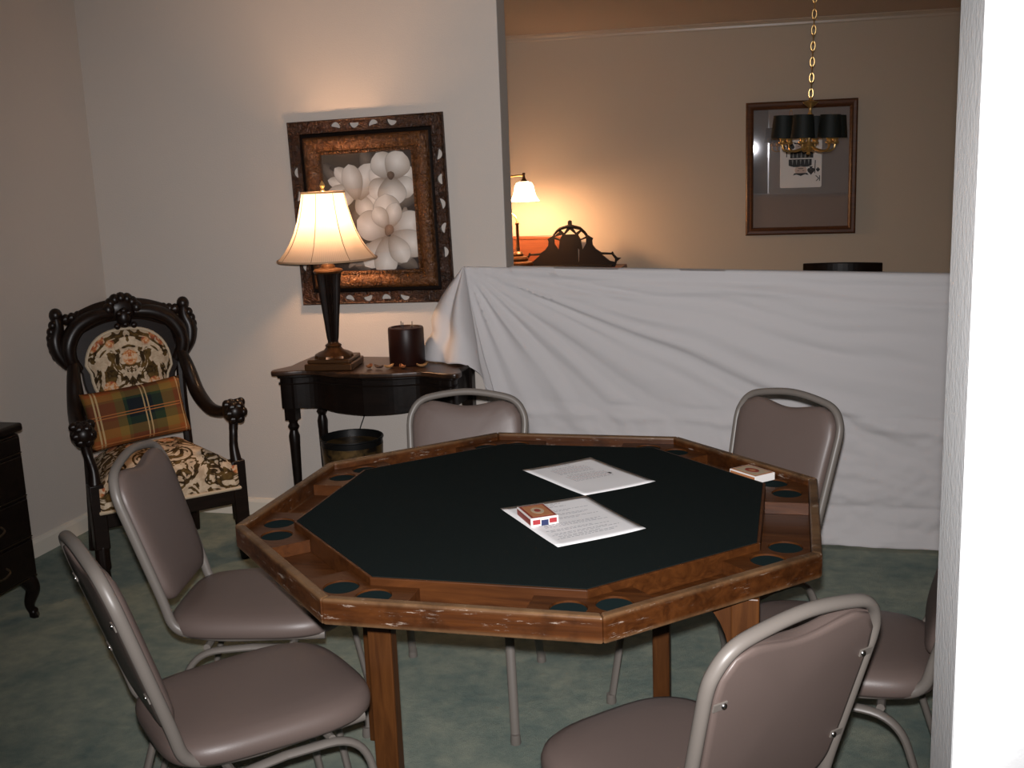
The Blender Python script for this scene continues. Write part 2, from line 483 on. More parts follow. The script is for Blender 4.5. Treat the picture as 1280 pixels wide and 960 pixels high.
MB().prism([tuple(octv(AF - .0065, k)) for k in range(8)], TT - .046, TT - .002).build('felt_top', FELT, pt, smooth=False)
MB().prism([tuple(octv(AI + .004, k)) for k in range(8)], TT - .056, TT - .046).build('tray_floor', TABLE_WOOD, pt, smooth=False)
MB().prism([tuple(octv(AI - .10, k)) for k in range(8)], TT - .066, TT - .056).build('underside_board', LEG_WOOD, pt, smooth=False)
for k in range(8):
    # block over corner vertex k: sides with normals at k*45 and (k+1)*45
    n0, n1 = k * PI / 4, (k + 1) * PI / 4
    def side(na, ap, t):  # point at apothem ap, tangential coordinate t
        return Vector((math.cos(na) * ap - math.sin(na) * t, math.sin(na) * ap + math.cos(na) * t))
    ai, af, cut = AI - .001, AF + .001, .112
    outer = [side(n0, af, cut), side(n0, ai, cut), octv(ai, k), side(n1, ai, -cut), side(n1, af, -cut), octv(af, k)]
    am = (ai + af) / 2
    cups = [side(n0, am, .187), side(n1, am, -.187)]
    holes = [[(c.x + .0355 * math.cos(2 * PI * i / 28), c.y + .0355 * math.sin(2 * PI * i / 28)) for i in range(28)] for c in cups]
    blk = MB().holed([tuple(p) for p in outer], holes, TT - .0455, TT - .018).build('cup_block', TABLE_WOOD, pt, smooth=False)
    for c in cups:
        MB().lathe([(.0350, TT - .0455), (.0350, TT - .0225), (.034, TT - .0215), (1e-6, TT - .0215)], (c.x, c.y, 0), 28).build('cup_liner', CUPFELT, blk, smooth=True)
for (x, y, hw, hd) in ((-.283, -.30, .027, .018), (-.511, .183, .017, .018), (.248, .32, .022, .022), (.49, -.335, .027, .02)):
    lg = MB().prism([(x - hw, y - hd), (x + hw, y - hd), (x + hw, y + hd), (x - hw, y + hd)], 0, TT - .066)
    lg = lg.build('leg', LEG_WOOD, pt, smooth=False, bevel=.003)
    sx = 1 if x < 0 else -1
    zt_ = TT - .066
    sp = [(x + sx * .026, zt_), (x + sx * .115, zt_)] + [(x + sx * (.026 + .075 * (1 - math.sin(t))), zt_ - .012 - .15 * (1 - math.cos(t))) for t in [PI / 2 * i / 8 for i in range(9)]]
    MB().prism(sp, y - .012, y + .012, xf=lambda q: Vector((q.x, q.z, q.y))).build('brace', LEG_WOOD, lg, smooth=False)

# ---------------------------------------------------------------- stacking chairs
def superpath(pts, r, n=6):
    """polyline with rounded corners"""
    P = [Vector(p) for p in pts]; out = [P[0]]
    for i in range(1, len(P) - 1):
        a, b, c = P[i - 1], P[i], P[i + 1]; rr = r[i - 1] if isinstance(r, (list, tuple)) else r
        d1 = (a - b); d2 = (c - b); e = min(rr, d1.length * .49, d2.length * .49)
        s, t = b + d1.normalized() * e, b + d2.normalized() * e
        for k in range(n + 1):
            q = k / n; out.append((1 - q) ** 2 * s + 2 * q * (1 - q) * b + q * q * t)
    out.append(P[-1]); return out
def back_y(z): return -.172 - (z - .47) * .295     # plane of the back frame
def make_chair(label, loc, rz):
    t = thing('stacking_chair', label, 'chair', loc, rz, 'stacking chairs around the poker table')
    W = .178; W2 = .160
    # continuous back frame and seat side rail
    side_r = [(W, back_y(.75), .75), (W2 + .002, back_y(.50), .50), (W2, back_y(.44), .426), (W2 + .004, -.05, .408), (W2, .21, .408)]
    tp = [(W, .75), (W - .004, .782), (W - .026, .817), (W - .07, .836), (0, .849)]
    top = catmull([(x, back_y(z), z) for x, z in tp] + [(-x, back_y(z), z) for x, z in reversed(tp[:-1])], 6)
    prof_top = sorted([(p.x, p.z) for p in top], key=lambda q: q[0])
    sr = superpath(side_r, [.1, .075, .06], 6)
    path = list(reversed(sr)) + top[1:-1] + [Vector((-p.x, p.y, p.z)) for p in sr]
    # broad side of the tube faces front on the back, sideways under the seat
    MB().tube(path, .0125, .0105, seg=12, up=(1, 0, 0)).build('back_frame', FRAME, t)
    # backrest pad: outline with a dipped top edge
    def outline(ins, N=64):
        pts = []
        def wz(z): return lerp(W2, W, max(0, min(1, (z - .5) / .25))) - .0095 - ins
        def tz(x):
            zf = interp(prof_top, x) - .010 - ins
            return zf - .031 * max(0, 1 - ins / .06) * math.cos(PI / 2 * min(1, abs(x) / .138)) ** 2 - .010 * min(1, ins / .03)
        zb, rb = .490 + ins, .05
        for i in range(9):
            a = -PI / 2 + PI / 2 * i / 8; pts.append((wz(.5) - rb + rb * math.cos(a), zb + rb + rb * math.sin(a)))
        for z in (.60, .68): pts.append((wz(z), z))
        half = [(.0, .748), (.004, .782), (.024, .811)]
        for d, z in half: pts.append((W - .0095 - ins - d * 1.0, z - ins * .6))
        xs = W - .0095 - ins - .055
        for i in range(0, 25):
            x = lerp(xs, -xs, i / 24); pts.append((x, tz(x)))
        for d, z in reversed(half): pts.append((-(W - .0095 - ins - d * 1.0), z - ins * .6))
        for z in (.68, .60): pts.append((-wz(z), z))
        for i in range(9):
            a = PI + PI / 2 * i / 8; pts.append((-(wz(.5) - rb) + rb * math.cos(a), zb + rb + rb * math.sin(a)))
        return pts
    nrm = Vector((0, 1, .295)).normalized()
    def pt3(x, z, d): return Vector((x, back_y(z), z)) + nrm * d
    def loft(layers):
        mb = MB(); rings = [[pt3(x, z, d) for x, z in outline(i)] for i, d in layers]; n = len(rings[0])
        vs = [p for r_ in rings for p in r_]; fs = []
        for a in range(len(rings) - 1):
            for j in range(n): fs.append((a * n + j, a * n + (j + 1) % n, (a + 1) * n + (j + 1) % n, (a + 1) * n + j))
        fs.append(tuple(range(n - 1, -1, -1)))
        # centre fan following a shrunken outline keeps the dome smooth
        last = rings[-1]; base = (len(rings) - 1) * n; cx = sum((p for p in last), Vector()) / n
        vs.append(cx + nrm * .002); ci = len(vs) - 1
        for j in range(n): fs.append((base + j, base + (j + 1) % n, ci))
        return mb.add(vs, fs)
    loft([(.0, -.003), (.0, .010), (.004, .017), (.012, .0225), (.03, .0265), (.06, .0285)]).build('backrest', VINYL, t, ang=60)
    bp = loft([(.003, -.004), (.002, -.008), (.004, -.011), (.012, -.0125)]).build('back_panel', VINYL, t, ang=60)
    for sx in (-1, 1):
        for z in (.735, .575):
            tb = MB().box(pt3(sx * (lerp(W2, W, (z - .5) / .25) - .020), z, -.0135), (.026, .003, .013), Matrix.Rotation(.29, 3, 'X')).build('tab', FRAME, bp, smooth=False)
            MB().ball(pt3(sx * (lerp(W2, W, (z - .5) / .25) - .027), z, -.0155), (.0055, .0035, .0055), 10, 6).build('screw', STEEL, bp)
    # seat
    def sring(ins, z):
        pts = []
        for i in range(56):
            a = 2 * PI * i / 56; c, s = math.cos(a), math.sin(a)
            e = .46 if s < 0 else .60
            x = math.copysign(abs(c) ** e, c); y = math.copysign(abs(s) ** e, s)
            wx = lerp(.185, .208, (y + 1) / 2) - ins
            pts.append(Vector((x * wx, .033 + y * (.225 - ins), z)))
        return pts
    rings = [sring(.022, .408), sring(.008, .411), sring(.001, .420), sring(0, .434), sring(.004, .447), sring(.014, .457), sring(.035, .465), sring(.075, .470), sring(.13, .472)]
    n = 56; vs = [p for r_ in rings for p in r_]; fs = [(a * n + j, a * n + (j + 1) % n, (a + 1) * n + (j + 1) % n, (a + 1) * n + j) for a in range(len(rings) - 1) for j in range(n)]
    fs += [tuple(range(n - 1, -1, -1)), tuple((len(rings) - 1) * n + j for j in range(n))]
    MB().add(vs, fs).build('seat', VINYL, t, ang=70)
    for sx in (-1, 1):
        fr = superpath([(sx * .178, .03, .386), (sx * .186, .195, .384), (sx * .206, .262, .004)], [.085], 8)
        rr = superpath([(sx * .178, .03, .386), (sx * .186, -.115, .380), (sx * .206, -.235, .004)], [.085], 8)
        for p_ in (fr, rr):
            l = MB().tube(p_, .0085, .0125, seg=12, up=(1, 0, 0)).build('leg', FRAME, t)
            e = p_[-1]; MB().lathe([(.014, 0), (.015, .006), (.013, .028)], (e.x, e.y, 0), 12).build('foot_cap', FRAME, l)
    MB().tube([(-.178, .13, .388), (.178, .13, .388)], .009, seg=8).build('stretcher', FRAME, t)
    MB().tube([(-.178, -.08, .388), (.178, -.08, .388)], .009, seg=8).build('stretcher', FRAME, t)
    return t
CH = [
    ('taupe stacking chair behind the table in front of the black console, facing the camera', (-.367, .462, 0), 185.5),
    ('taupe stacking chair behind the table in front of the white sheet, right of the papers', (.395, .585, 0), 144),
    ('taupe stacking chair left of the table, directly in front of the carved armchair', (-.775, .045, 0), -76),
    ('taupe stacking chair in the left foreground with its back seen nearly edge on', (-.540, -.473, 0), -42),
    ('taupe stacking chair in the right foreground with its screwed back panel toward the camera', (.403, -.572, 0), 47),
    ('taupe stacking chair half hidden by the white wall edge, only seat and leg visible', (.70, .03, 0), 84),
]
c0 = make_chair(CH[0][0], CH[0][1], R(CH[0][2]))
for lb, lc, rz in CH[1:]: dup(c0, lc, R(rz), lb)

# ---------------------------------------------------------------- carved armchair
ac = thing('armchair', 'antique carved dark wood armchair with floral tapestry seat, in the left corner', 'chair', (-1.914, 1.355, 0), R(-133))
def yb(z): return -.235 - (z - .40) * .12
MBs = MB
# back legs and stiles
for sx in (-1, 1):
    MB().tube(catmull([(sx * .215, -.30, 0), (sx * .21, -.255, .2), (sx * .205, -.24, .40), (sx * .205, yb(.6), .60), (sx * .215, yb(.80), .80)], 6), [.020] * 12 + [.019] * 13, seg=8).build('leg', CARVED, ac)
    # front leg with arm post
    MB().prism([(sx * .27 - .027, .195 - .027), (sx * .27 + .027, .195 - .027), (sx * .27 + .027, .195 + .027), (sx * .27 - .027, .195 + .027)], .16, .41).tube(
        catmull([(sx * .27, .195, .17), (sx * .272, .20, .10), (sx * .268, .20, .05), (sx * .272, .205, .0)], 5), [.028] * 8 + [.02] * 8, seg=8).build('leg', CARVED, ac, bevel=.004)
    ap = MB().tube(catmull([(sx * .27, .195, .40), (sx * .268, .185, .46), (sx * .278, .165, .52), (sx * .285, .16, .58)], 6), [.024, .023, .022, .021, .02, .019, .018, .018, .017, .017, .017, .017, .017, .018, .018, .019, .02, .021, .022], seg=10)
    ap.build('arm_post', CARVED, ac)
    arm = catmull([(sx * .215, yb(.80) + .01, .80), (sx * .228, yb(.72) + .045, .735), (sx * .245, -.175, .63), (sx * .262, -.07, .575), (sx * .28, .05, .580), (sx * .286, .14, .620)], 8)
    n = len(arm)
    am = MB().tube(arm, [lerp(.022, .030, math.sin(PI * min(1, i / n * 1.3))) for i in range(n)], seg=12).build('arm', CARVED, ac)
    kb = MB().ball((sx * .287, .168, .600), (.046, .052, .048))
    for i in range(6):
        a = i * PI / 3; kb.ball((sx * .287 + .026 * math.cos(a), .193, .598 + .028 * math.sin(a)), .021, 8, 6)
    for i in range(4): kb.ball((sx * .287 + .02 * (i - 1.5), .165 + .012 * (i % 2), .632), .019, 8, 6)
    kb.build('carved_hand_rest', CARVED, am)
# seat rails
for a, b in (((-.27, .20), (.27, .20)), ((-.27, .195), (-.205, -.24)), ((.27, .195), (.205, -.24)), ((-.205, -.24), (.205, -.24))):
    MB().bar((a[0], a[1], .268), (b[0], b[1], .268), .03, .065).build('seat_rail', CARVED, ac, smooth=False, bevel=.004)
def seat_fn(u, v):
    y = lerp(-.225, .222, v); w_ = lerp(.20, .262, v); x = lerp(-w_, w_, u)
    e = min(u, 1 - u, v, 1 - v); z = .395 + .085 * (1 - (1 - min(1, e / .5)) ** 3.2)
    return Vector((x, y, z))
sm = MB(); N1, N2 = 24, 20
sm.grid(seat_fn, N1, N2)
ring = [i for i in range(N1 + 1)] + [(j) * (N1 + 1) + N1 for j in range(1, N2 + 1)] + [N2 * (N1 + 1) + i for i in range(N1 - 1, -1, -1)] + [j * (N1 + 1) for j in range(N2 - 1, 0, -1)]
o = len(sm.v)
for i in ring:
    v = sm.v[i]; sm.v.append((v[0] * 1.012, v[1] * 1.012, .300))
for i in range(len(ring)): sm.f.append((ring[i], ring[(i + 1) % len(ring)], o + (i + 1) % len(ring), o + i))
st = sm.build('seat', TAPESTRY, ac, ang=80)
MB().tube([(sm.v[o + i][0] * 1.005, sm.v[o + i][1] * 1.005, .302) for i in range(len(ring))], .007, seg=6, closed=True).build('braid_trim', mat('cream_braid', (.5, .40, .28), .9), st)
# back board around the medallion
def bk(x, z, d=0.0): return Vector((x, yb(z) + d, z))
def egg(s_, cz=.748, n=40):
    out = []
    for i in range(n):
        a = 2 * PI * i / n; c, s = math.cos(a), math.sin(a)
        wx = .168 if s > 0 else .150 - .03 * s * s * .6
        out.append((math.copysign(abs(c) ** .82, c) * wx * s_, cz + math.copysign(abs(s) ** .85, s) * .165 * s_))
    return out
plate = []
for x, z in egg(1.24, n=48):
    zz = z
    if z > .77: zz = z + (z - .77) * .45
    plate.append((x, zz))
MB().prism([(p[0], p[1]) for p in plate], -.018, .012, xf=lambda q: bk(q.x, q.y, q.z)).build('back_board', CARVED, ac, smooth=False, bevel=.006)
ml = [(1.0, .010), (.985, .022), (.93, .032), (.80, .040), (.55, .046), (.25, .048)]
rg = [[bk(x, z, d) for x, z in egg(s_)] for s_, d in ml]; n = 40
vs = [p for r_ in rg for p in r_]; fs = [(a * n + j, a * n + (j + 1) % n, (a + 1) * n + (j + 1) % n, (a + 1) * n + j) for a in range(len(rg) - 1) for j in range(n)] + [tuple((len(rg) - 1) * n + j for j in range(n))]
md = MB().add(vs, fs).build('medallion', TAPESTRY, ac, ang=80)
MB().tube([bk(x, z, .018) for x, z in egg(1.01)], .007, seg=6, closed=True).build('braid_trim', bpy.data.materials['cream_braid'], md)
MB().bar((-.2, yb(.55), .56), (.2, yb(.55), .56), .03, .05).build('back_rail', CARVED, ac, smooth=False, bevel=.004)
# crest with horns, scrolls and a carved centre
cr = MB()
for sx in (-1, 1):
    p = catmull([(sx * .05, yb(1.0) + .022, 1.005), (sx * .13, yb(1.0) + .026, .995), (sx * .205, yb(.96) + .022, .960), (sx * .25, yb(.9) + .02, .895), (sx * .248, yb(.83) + .012, .83), (sx * .215, yb(.79), .785)], 8)
    m_ = len(p); cr.tube(p, [lerp(.024, .036, math.sin(PI * i / m_)) for i in range(m_)], seg=14)
    cr.ball((sx * .062, yb(1.02) + .03, 1.020), (.028, .026, .028))
    p = catmull([(sx * .285, yb(1.0), 1.010), (sx * .283, yb(.98), .965), (sx * .300, yb(.92), .915), (sx * .292, yb(.86), .86), (sx * .255, yb(.8), .805)], 8)
    m_ = len(p); cr.tube(p, [lerp(.020, .034, math.sin(PI * i / m_)) for i in range(m_)], seg=12)
    cr.ball((sx * .283, yb(1.0), 1.015), (.029, .026, .029))
    for i in range(6): cr.ball((sx * (.318 - .0024 * (i - 2.5) ** 2), yb(.92) + .004, .852 + .025 * i), (.019, .018, .020), 10, 8)
    for i in range(4): cr.ball((sx * (.165 + .026 * i), yb(1.0) + .005, 1.006 - .004 * i), (.020, .018, .024), 8, 6)
cr.tube(catmull([(-.2, yb(.96), .965), (-.1, yb(1), .998), (0, yb(1), 1.008), (.1, yb(1), .998), (.2, yb(.96), .965)], 6), .028, .052, seg=12, up=(0, 0, 1))
cr.v = [(x * .90, y, z - .022) for x, y, z in cr.v]
cr.build('crest_rail', CARVED, ac)
ct = MB().ball((0, yb(1.02) + .012, 1.025), (.075, .03, .055)).ball((0, yb(1) + .035, .990), (.034, .03, .042))
for i in range(7):
    a = PI * i / 6; ct.ball((.052 * math.cos(a), yb(1.03) + .018, 1.032 + .038 * math.sin(a)), .025, 10, 6)
for x, z in ((-.02, 1.01), (.02, 1.01), (0, .965), (-.035, .96), (.035, .96), (0, 1.02)): ct.ball((x, yb(z) + .05, z), .014, 8, 6)
ct.v = [(x * .95, y, z - .030) for x, y, z in ct.v]
ct.build('carved_crest', CARVED, ac)
# plaid cushion
def pillow(name, w_, h_, d_, m, label, cat):
    def fn(sgn):
        def f(u, v):
            a, b = 2 * u - 1, 2 * v - 1
            e = max(0, (1 - abs(a) ** 3.2)) ** .5 * max(0, (1 - abs(b) ** 3.2)) ** .5
            k = 1 - .06 * (1 - abs(b)) * abs(a) ** 3
            return Vector((a * w_ / 2 * (1 - .05 * (1 - b * b)), sgn * (d_ / 2) * e, b * h_ / 2 * (1 - .06 * (1 - a * a))))
        return f
    mb = MB().grid(fn(1), 22, 16).grid(fn(-1), 22, 16)
    me = mb.build(name, m, ang=80)
    bm = bmesh.new(); bm.from_mesh(me.data); bmesh.ops.remove_doubles(bm, verts=bm.verts, dist=.0005); bmesh.ops.recalc_face_normals(bm, faces=bm.faces); bm.to_mesh(me.data); bm.free()
    return tag(me, label, cat)
pl = pillow('cushion', .40, .235, .10, PLAID, 'small green and rust plaid cushion lying against the tapestry chair back', 'cushion')
M_ac = Matrix.Translation((-1.914, 1.355, 0)) @ Matrix.Rotation(R(-133), 4, 'Z')
pl.matrix_world = M_ac @ Matrix.Translation((.022, -.126, .588)) @ Matrix.Rotation(R(14), 4, 'X') @ Matrix.Rotation(R(4), 4, 'Y')

# ---------------------------------------------------------------- dark chest of drawers by the left wall
ch = thing('chest_of_drawers', 'dark chest of drawers on cabriole legs, cut off by the left picture edge', 'chest', (-2.235, .20, 0))
hy0, hy1 = -.52, .585
MB().box((0, .0325, .405), (.385, hy1 - hy0 - .03, .53)).build('body', BLACK_WOOD, ch, smooth=False, bevel=.012)
MB().box((.005, .0325, .690), (.395, hy1 - hy0 - .01, .03)).build('top', BLACK_WOOD, ch, smooth=False, bevel=.01, seg=3)
HANDLE = mat('dark_brass', (.05, .035, .02), .4, .6)
for z0, z1 in ((.605, .668), (.45, .598), (.30, .443), (.155, .293)):
    dr = MB().box((.197, .0325, (z0 + z1) / 2), (.018, hy1 - hy0 - .07, z1 - z0 - .010)).build('drawer', BLACK_WOOD, ch, smooth=False, bevel=.004)
    for y in (.36, -.28):
        MB().tube(catmull([(.206, y - .045, (z0 + z1) / 2 + .008), (.224, y - .04, (z0 + z1) / 2 - .004), (.228, y, (z0 + z1) / 2 - .014), (.224, y + .04, (z0 + z1) / 2 - .004), (.206, y + .045, (z0 + z1) / 2 + .008)], 5), .004, seg=6).build('handle', HANDLE, dr)
    MB().box((.196, .0325, z0 - .003), (.006, hy1 - hy0 - .05, .003)).build('bead_moulding', HANDLE, ch, smooth=False)
for sx in (-1, 1):
    for y in (hy0 + .06, hy1 - .06):
        s2 = 1 if y > 0 else -1
        MB().tube(catmull([(sx * .165, y, .16), (sx * .185, y + s2 * .018, .11), (sx * .172, y + s2 * .008, .05), (sx * .180, y + s2 * .015, .012), (sx * .190, y + s2 * .022, .012)], 6),
                  [.034 - .02 * min(1, i / 15) for i in range(16)] + [.014 + .003 * i for i in range(5)] + [.022] * 4, seg=10).build('leg', BLACK_WOOD, ch)

# ---------------------------------------------------------------- console table
TZ = .737
half = catmull([(-.445, 1.925, 0), (-.425, 1.78, 0), (-.392, 1.66, 0), (-.375, 1.575, 0), (-.30, 1.585, 0), (-.215, 1.605, 0), (-.13, 1.575, 0), (0, 1.555, 0)], 6)
half = [Vector((-.372, 1.93, 0)), Vector((-.372, 1.80, 0)), Vector((-.366, 1.70, 0))] + catmull([(-.388, 1.65, 0), (-.402, 1.61, 0), (-.388, 1.575, 0), (-.335, 1.580, 0), (-.235, 1.612, 0), (-.13, 1.575, 0), (0, 1.556, 0)], 6)
CX = -1.095
front = [(p.x + CX, p.y) for p in half] + [(CX - p.x, p.y) for p in reversed(half[:-1])]
cn = thing('console_table', 'black serpentine console table with turned legs against the cream wall', 'table', (CX, 1.75, 0))
def loc_(pts, s_=1.0): return [((x - CX) * s_, (y - 1.93) * s_ + .18) for x, y in pts]
MB().prism(loc_(front), TZ - .020, TZ).build('top', CONSOLE_TOP, cn, smooth=False, bevel=.006, seg=3)
MB().prism(loc_(front, .955), TZ - .032, TZ - .020).build('top_moulding', BLACK_WOOD, cn, smooth=False, bevel=.004)
ap_ = MB(); fr2 = loc_(front, .935); n = len(fr2)
vs = [Vector((x, y, TZ - .032)) for x, y in fr2] + [Vector((x, y, TZ - .165 - .008 * math.cos(x / .34 * PI * 1.0))) for x, y in fr2]
ap_.add(vs, [tuple(range(n)), tuple(range(2 * n - 1, n - 1, -1))] + [(i, (i + 1) % n, n + (i + 1) % n, n + i) for i in range(n)])
ap_.build('apron', BLACK_WOOD, cn, smooth=False)
MB().tube([(x * 1.004, y - .004, TZ - .055) for x, y in fr2[3:-3]], .004, seg=6).build('bead_moulding', BLACK_WOOD, cn)
prof = [(.010, 0), (.014, .02), (.013, .05), (.021, .42), (.023, .46), (.016, .485), (.024, .50), (.016, .515), (.022, .53)]
for x, y in ((-.335, -.125), (.335, -.125), (-.335, .15), (.335, .15)):
    MB().lathe(prof, (x, y, 0), 16).box((x, y, .617), (.048, .048, .176)).build('leg', BLACK_WOOD, cn)

# table lamp on the console
LX, LY = -1.258, 1.690
tl = thing('table_lamp', 'lit table lamp with bell shade and dark fluted column on the console', 'lamp', (LX, LY, TZ + .001))
rz_ = Matrix.Rotation(R(8), 3, 'Z')
bs = MB().box((0, 0, .014), (.195, .195, .028), rz_).box((0, 0, .035), (.175, .175, .016), rz_).build('base', OLDGOLD, tl, smooth=False, bevel=.005)
MB().lathe([(.080, .043), (.078, .052), (.060, .062), (.040, .070), (.030, .082), (.034, .090), (.022, .098), (.022, .104)], (0, 0, 0), 28, flute=14, fd=.08).build('carved_foot', OLDGOLD, tl)
MB().lathe([(.020, .102), (.024, .12), (.034, .22), (.046, .34), (.050, .372), (.054, .384)], (0, 0, 0), 64, flute=16, fd=.16).build('column', CARVED, tl, ang=70)
MB().lathe([(.056, .382), (.060, .390), (.056, .396), (.030, .402), (.026, .412), (.018, .42), (.018, .48), (.022, .50), (.014, .52), (.014, .55)], (0, 0, 0), 24).build('collar', OLDGOLD, tl)
SZ = .437
prS = [(.196, 0), (.187, .010), (.166, .035), (.146, .065), (.126, .105), (.110, .150), (.098, .195), (.088, .240), (.084, .262)]
def shz(r_, z): return (r_, z)
sh = MB()
seg = 96; n = len(prS)
for (r_, z) in prS:
    for j in range(seg):
        a = 2 * PI * j / seg; q = r_ * (1 - .012 * abs(math.sin(4 * a)) )
        sh.v.append((q * math.cos(a), q * math.sin(a), SZ + z))
for i in range(n - 1):
    for j in range(seg): sh.f.append((i * seg + j, i * seg + (j + 1) % seg, (i + 1) * seg + (j + 1) % seg, (i + 1) * seg + j))
shade = sh.build('lamp_shade', SHADE, tl, ang=80)
SEAM = mat('shade_seam', (.42, .27, .16), .8)
for k in range(8):
    a = k * PI / 4 + .1
    MB().tube([((r_ + .0008) * math.cos(a), (r_ + .0008) * math.sin(a), SZ + z) for r_, z in prS], .0016, seg=5).build('seam', SEAM, shade)
for r_, z, nm in ((.196, 0, 'hem'), (.084, .262, 'hem')):
    MB().tube([(r_ * math.cos(2 * PI * j / 48), r_ * math.sin(2 * PI * j / 48), SZ + z) for j in range(48)], .004, seg=6, closed=True).build(nm, SEAM, shade)
sp = MB()
for k in range(3):
    a = k * 2 * PI / 3; sp.tube([(.006 * math.cos(a), .006 * math.sin(a), SZ + .256), (.083 * math.cos(a), .083 * math.sin(a), SZ + .258)], .0018, seg=5)
for sx in (-1, 1):
    sp.tube(catmull([(sx * .012, 0, .505), (sx * .05, 0, .54), (sx * .055, 0, .60), (sx * .03, 0, .67), (0, 0, SZ + .255)], 6), .0018, seg=5)
sp.build('shade_carrier', GOLD, tl)
MB().lathe([(.005, SZ + .250), (.005, SZ + .262), (.010, SZ + .268), (.005, SZ + .276), (.011, SZ + .288), (.006, SZ + .30), (1e-6, SZ + .308)], (0, 0, 0), 14).build('finial', GOLD, tl)
MB().lathe([(.012, .548), (.014, .57), (.026, .60), (.030, .625), (.022, .65), (1e-6, .66)], (0, 0, 0), 16).build('bulb', BULB, tl)
pl_d = bpy.data.lights.new('lamp_light', 'POINT'); pl_d.energy = 105.0; pl_d.color = LAMP_WARM; pl_d.shadow_soft_size = .033
pl_o = bpy.data.objects.new('lamp_light', pl_d); COL.objects.link(pl_o); pl_o.parent = tl; pl_o.location = (0, 0, .62)
bpy.data.objects['bulb'].visible_shadow = True
cord = catmull([(LX - .02, 1.86, .742), (LX - .01, 1.937, .735), (LX + .005, 1.935, .60), (LX + .015, 1.936, .50), (LX - .02, 1.937, .40), (LX - .03, 1.936, .28)], 8)
MB().tube([(p.x - LX, p.y - LY, p.z - TZ - .001) for p in cord], .003, seg=6).build('cord', RUBBER, tl)

# candle and dried petals
cd = thing('pillar_candle', 'broad burgundy pillar candle with several wicks on the console', 'candle', (-.975, 1.775, TZ + .001))
MB().lathe([(.070, 0), (.0725, .004), (.0725, .144), (.070, .150), (.060, .151), (.056, .146), (1e-6, .144)], (0, 0, 0), 36).build('wax', CANDLE, cd)
for a in range(3):
    q = a * 2.1 + .5; MB().tube([(.026 * math.cos(q), .026 * math.sin(q), .143), (.028 * math.cos(q), .026 * math.sin(q), .172)], .0018, seg=5).build('wick', DARKINK, cd)
PET = [mat('dried_petal_rust', (.22, .075, .02), .7), mat('dried_petal_brown', (.05, .02, .01), .7), mat('dried_petal_tan', (.30, .16, .06), .7)]
ptl = [(-1.095, 1.66, 0, 'rust dried petal on the console, nearest the lamp'), (-1.052, 1.655, 1, 'brown dried petal on the console between lamp and candle'),
       (-1.012, 1.665, 2, 'tan dried petal at the foot of the candle, on its left front'), (-.955, 1.665, 0, 'rust dried petal directly in front of the candle'),
       (-.885, 1.70, 2, 'tan dried petal right of the candle by the sheet')]
for i, (x, y, mi, lb) in enumerate(ptl):
    a0 = i * 1.3
    def pf(u, v, a0=a0):
        a, b = 2 * u - 1, 2 * v - 1; w_ = .012 * math.sqrt(max(0.0, 1 - b * b * .96))
        px, py = a * w_, b * .022
        return Vector((px * math.cos(a0) - py * math.sin(a0), px * math.sin(a0) + py * math.cos(a0), .0035 + .008 * a * a + .008 * b * b))
    o = MB().grid(pf, 6, 8).build('dried_petal', PET[mi], loc=(x, y, TZ - .001), ang=80)
    md_ = o.modifiers.new('s', 'SOLIDIFY'); md_.thickness = .0015
    tag(o, lb, 'petal', 'dried petals on the console')
# waste bin
wb = thing('waste_bin', 'round dark tin waste bin with a tarnished gold band, under the console', 'bin', (-1.225, 1.735, 0))
MB().lathe([(.105, .0), (.108, .004), (.128, .428), (.132, .432), (.130, .436), (.124, .434), (.104, .012), (1e-6, .012)], (0, 0, 0), 40).build('bucket', BINDARK, wb)
MB().lathe([(.1185, .23), (.1195, .23), (.1285, .405), (.1275, .405)], (0, 0, 0), 40).build('gold_band', BIN, wb)

# ---------------------------------------------------------------- framed magnolia print
PW, PH = .680, .762
pc = thing('framed_picture', 'magnolia blossom print in a wide carved brown frame hung slightly crooked', 'picture', (-1.160, WY - .003, 1.346), rot=(0, R(-1.1), 0))
def pxf(q): return Vector((q.x, -q.z, q.y))   # x right, y up, z towards the room
prof = [(0.0, .0), (.0, .020), (.004, .024)]
def frame_piece(d0, d1, prof, name, m):
    """four mitred pieces, prof = (distance from outer edge, height)"""
    out = []
    for k in range(4):
        hor = k % 2 == 0
        L = PW if hor else PH; H = PH if hor else PW; n = len(prof); NS = 24; vs = []
        for i in range(NS + 1):
            for (d, h) in prof:
                s = lerp(-L / 2 + d, L / 2 - d, i / NS); q = H / 2 - d
                x, y = ((s, q), (-q, s), (-s, -q), (q, -s))[k]
                vs.append(pxf(Vector((x, y, h))))
        fs = [(i * n + j, (i + 1) * n + j, (i + 1) * n + j + 1, i * n + j + 1) for i in range(NS) for j in range(n - 1)]
        out.append(MB().add(vs, fs).build(name, m, pc, ang=50))
    return out
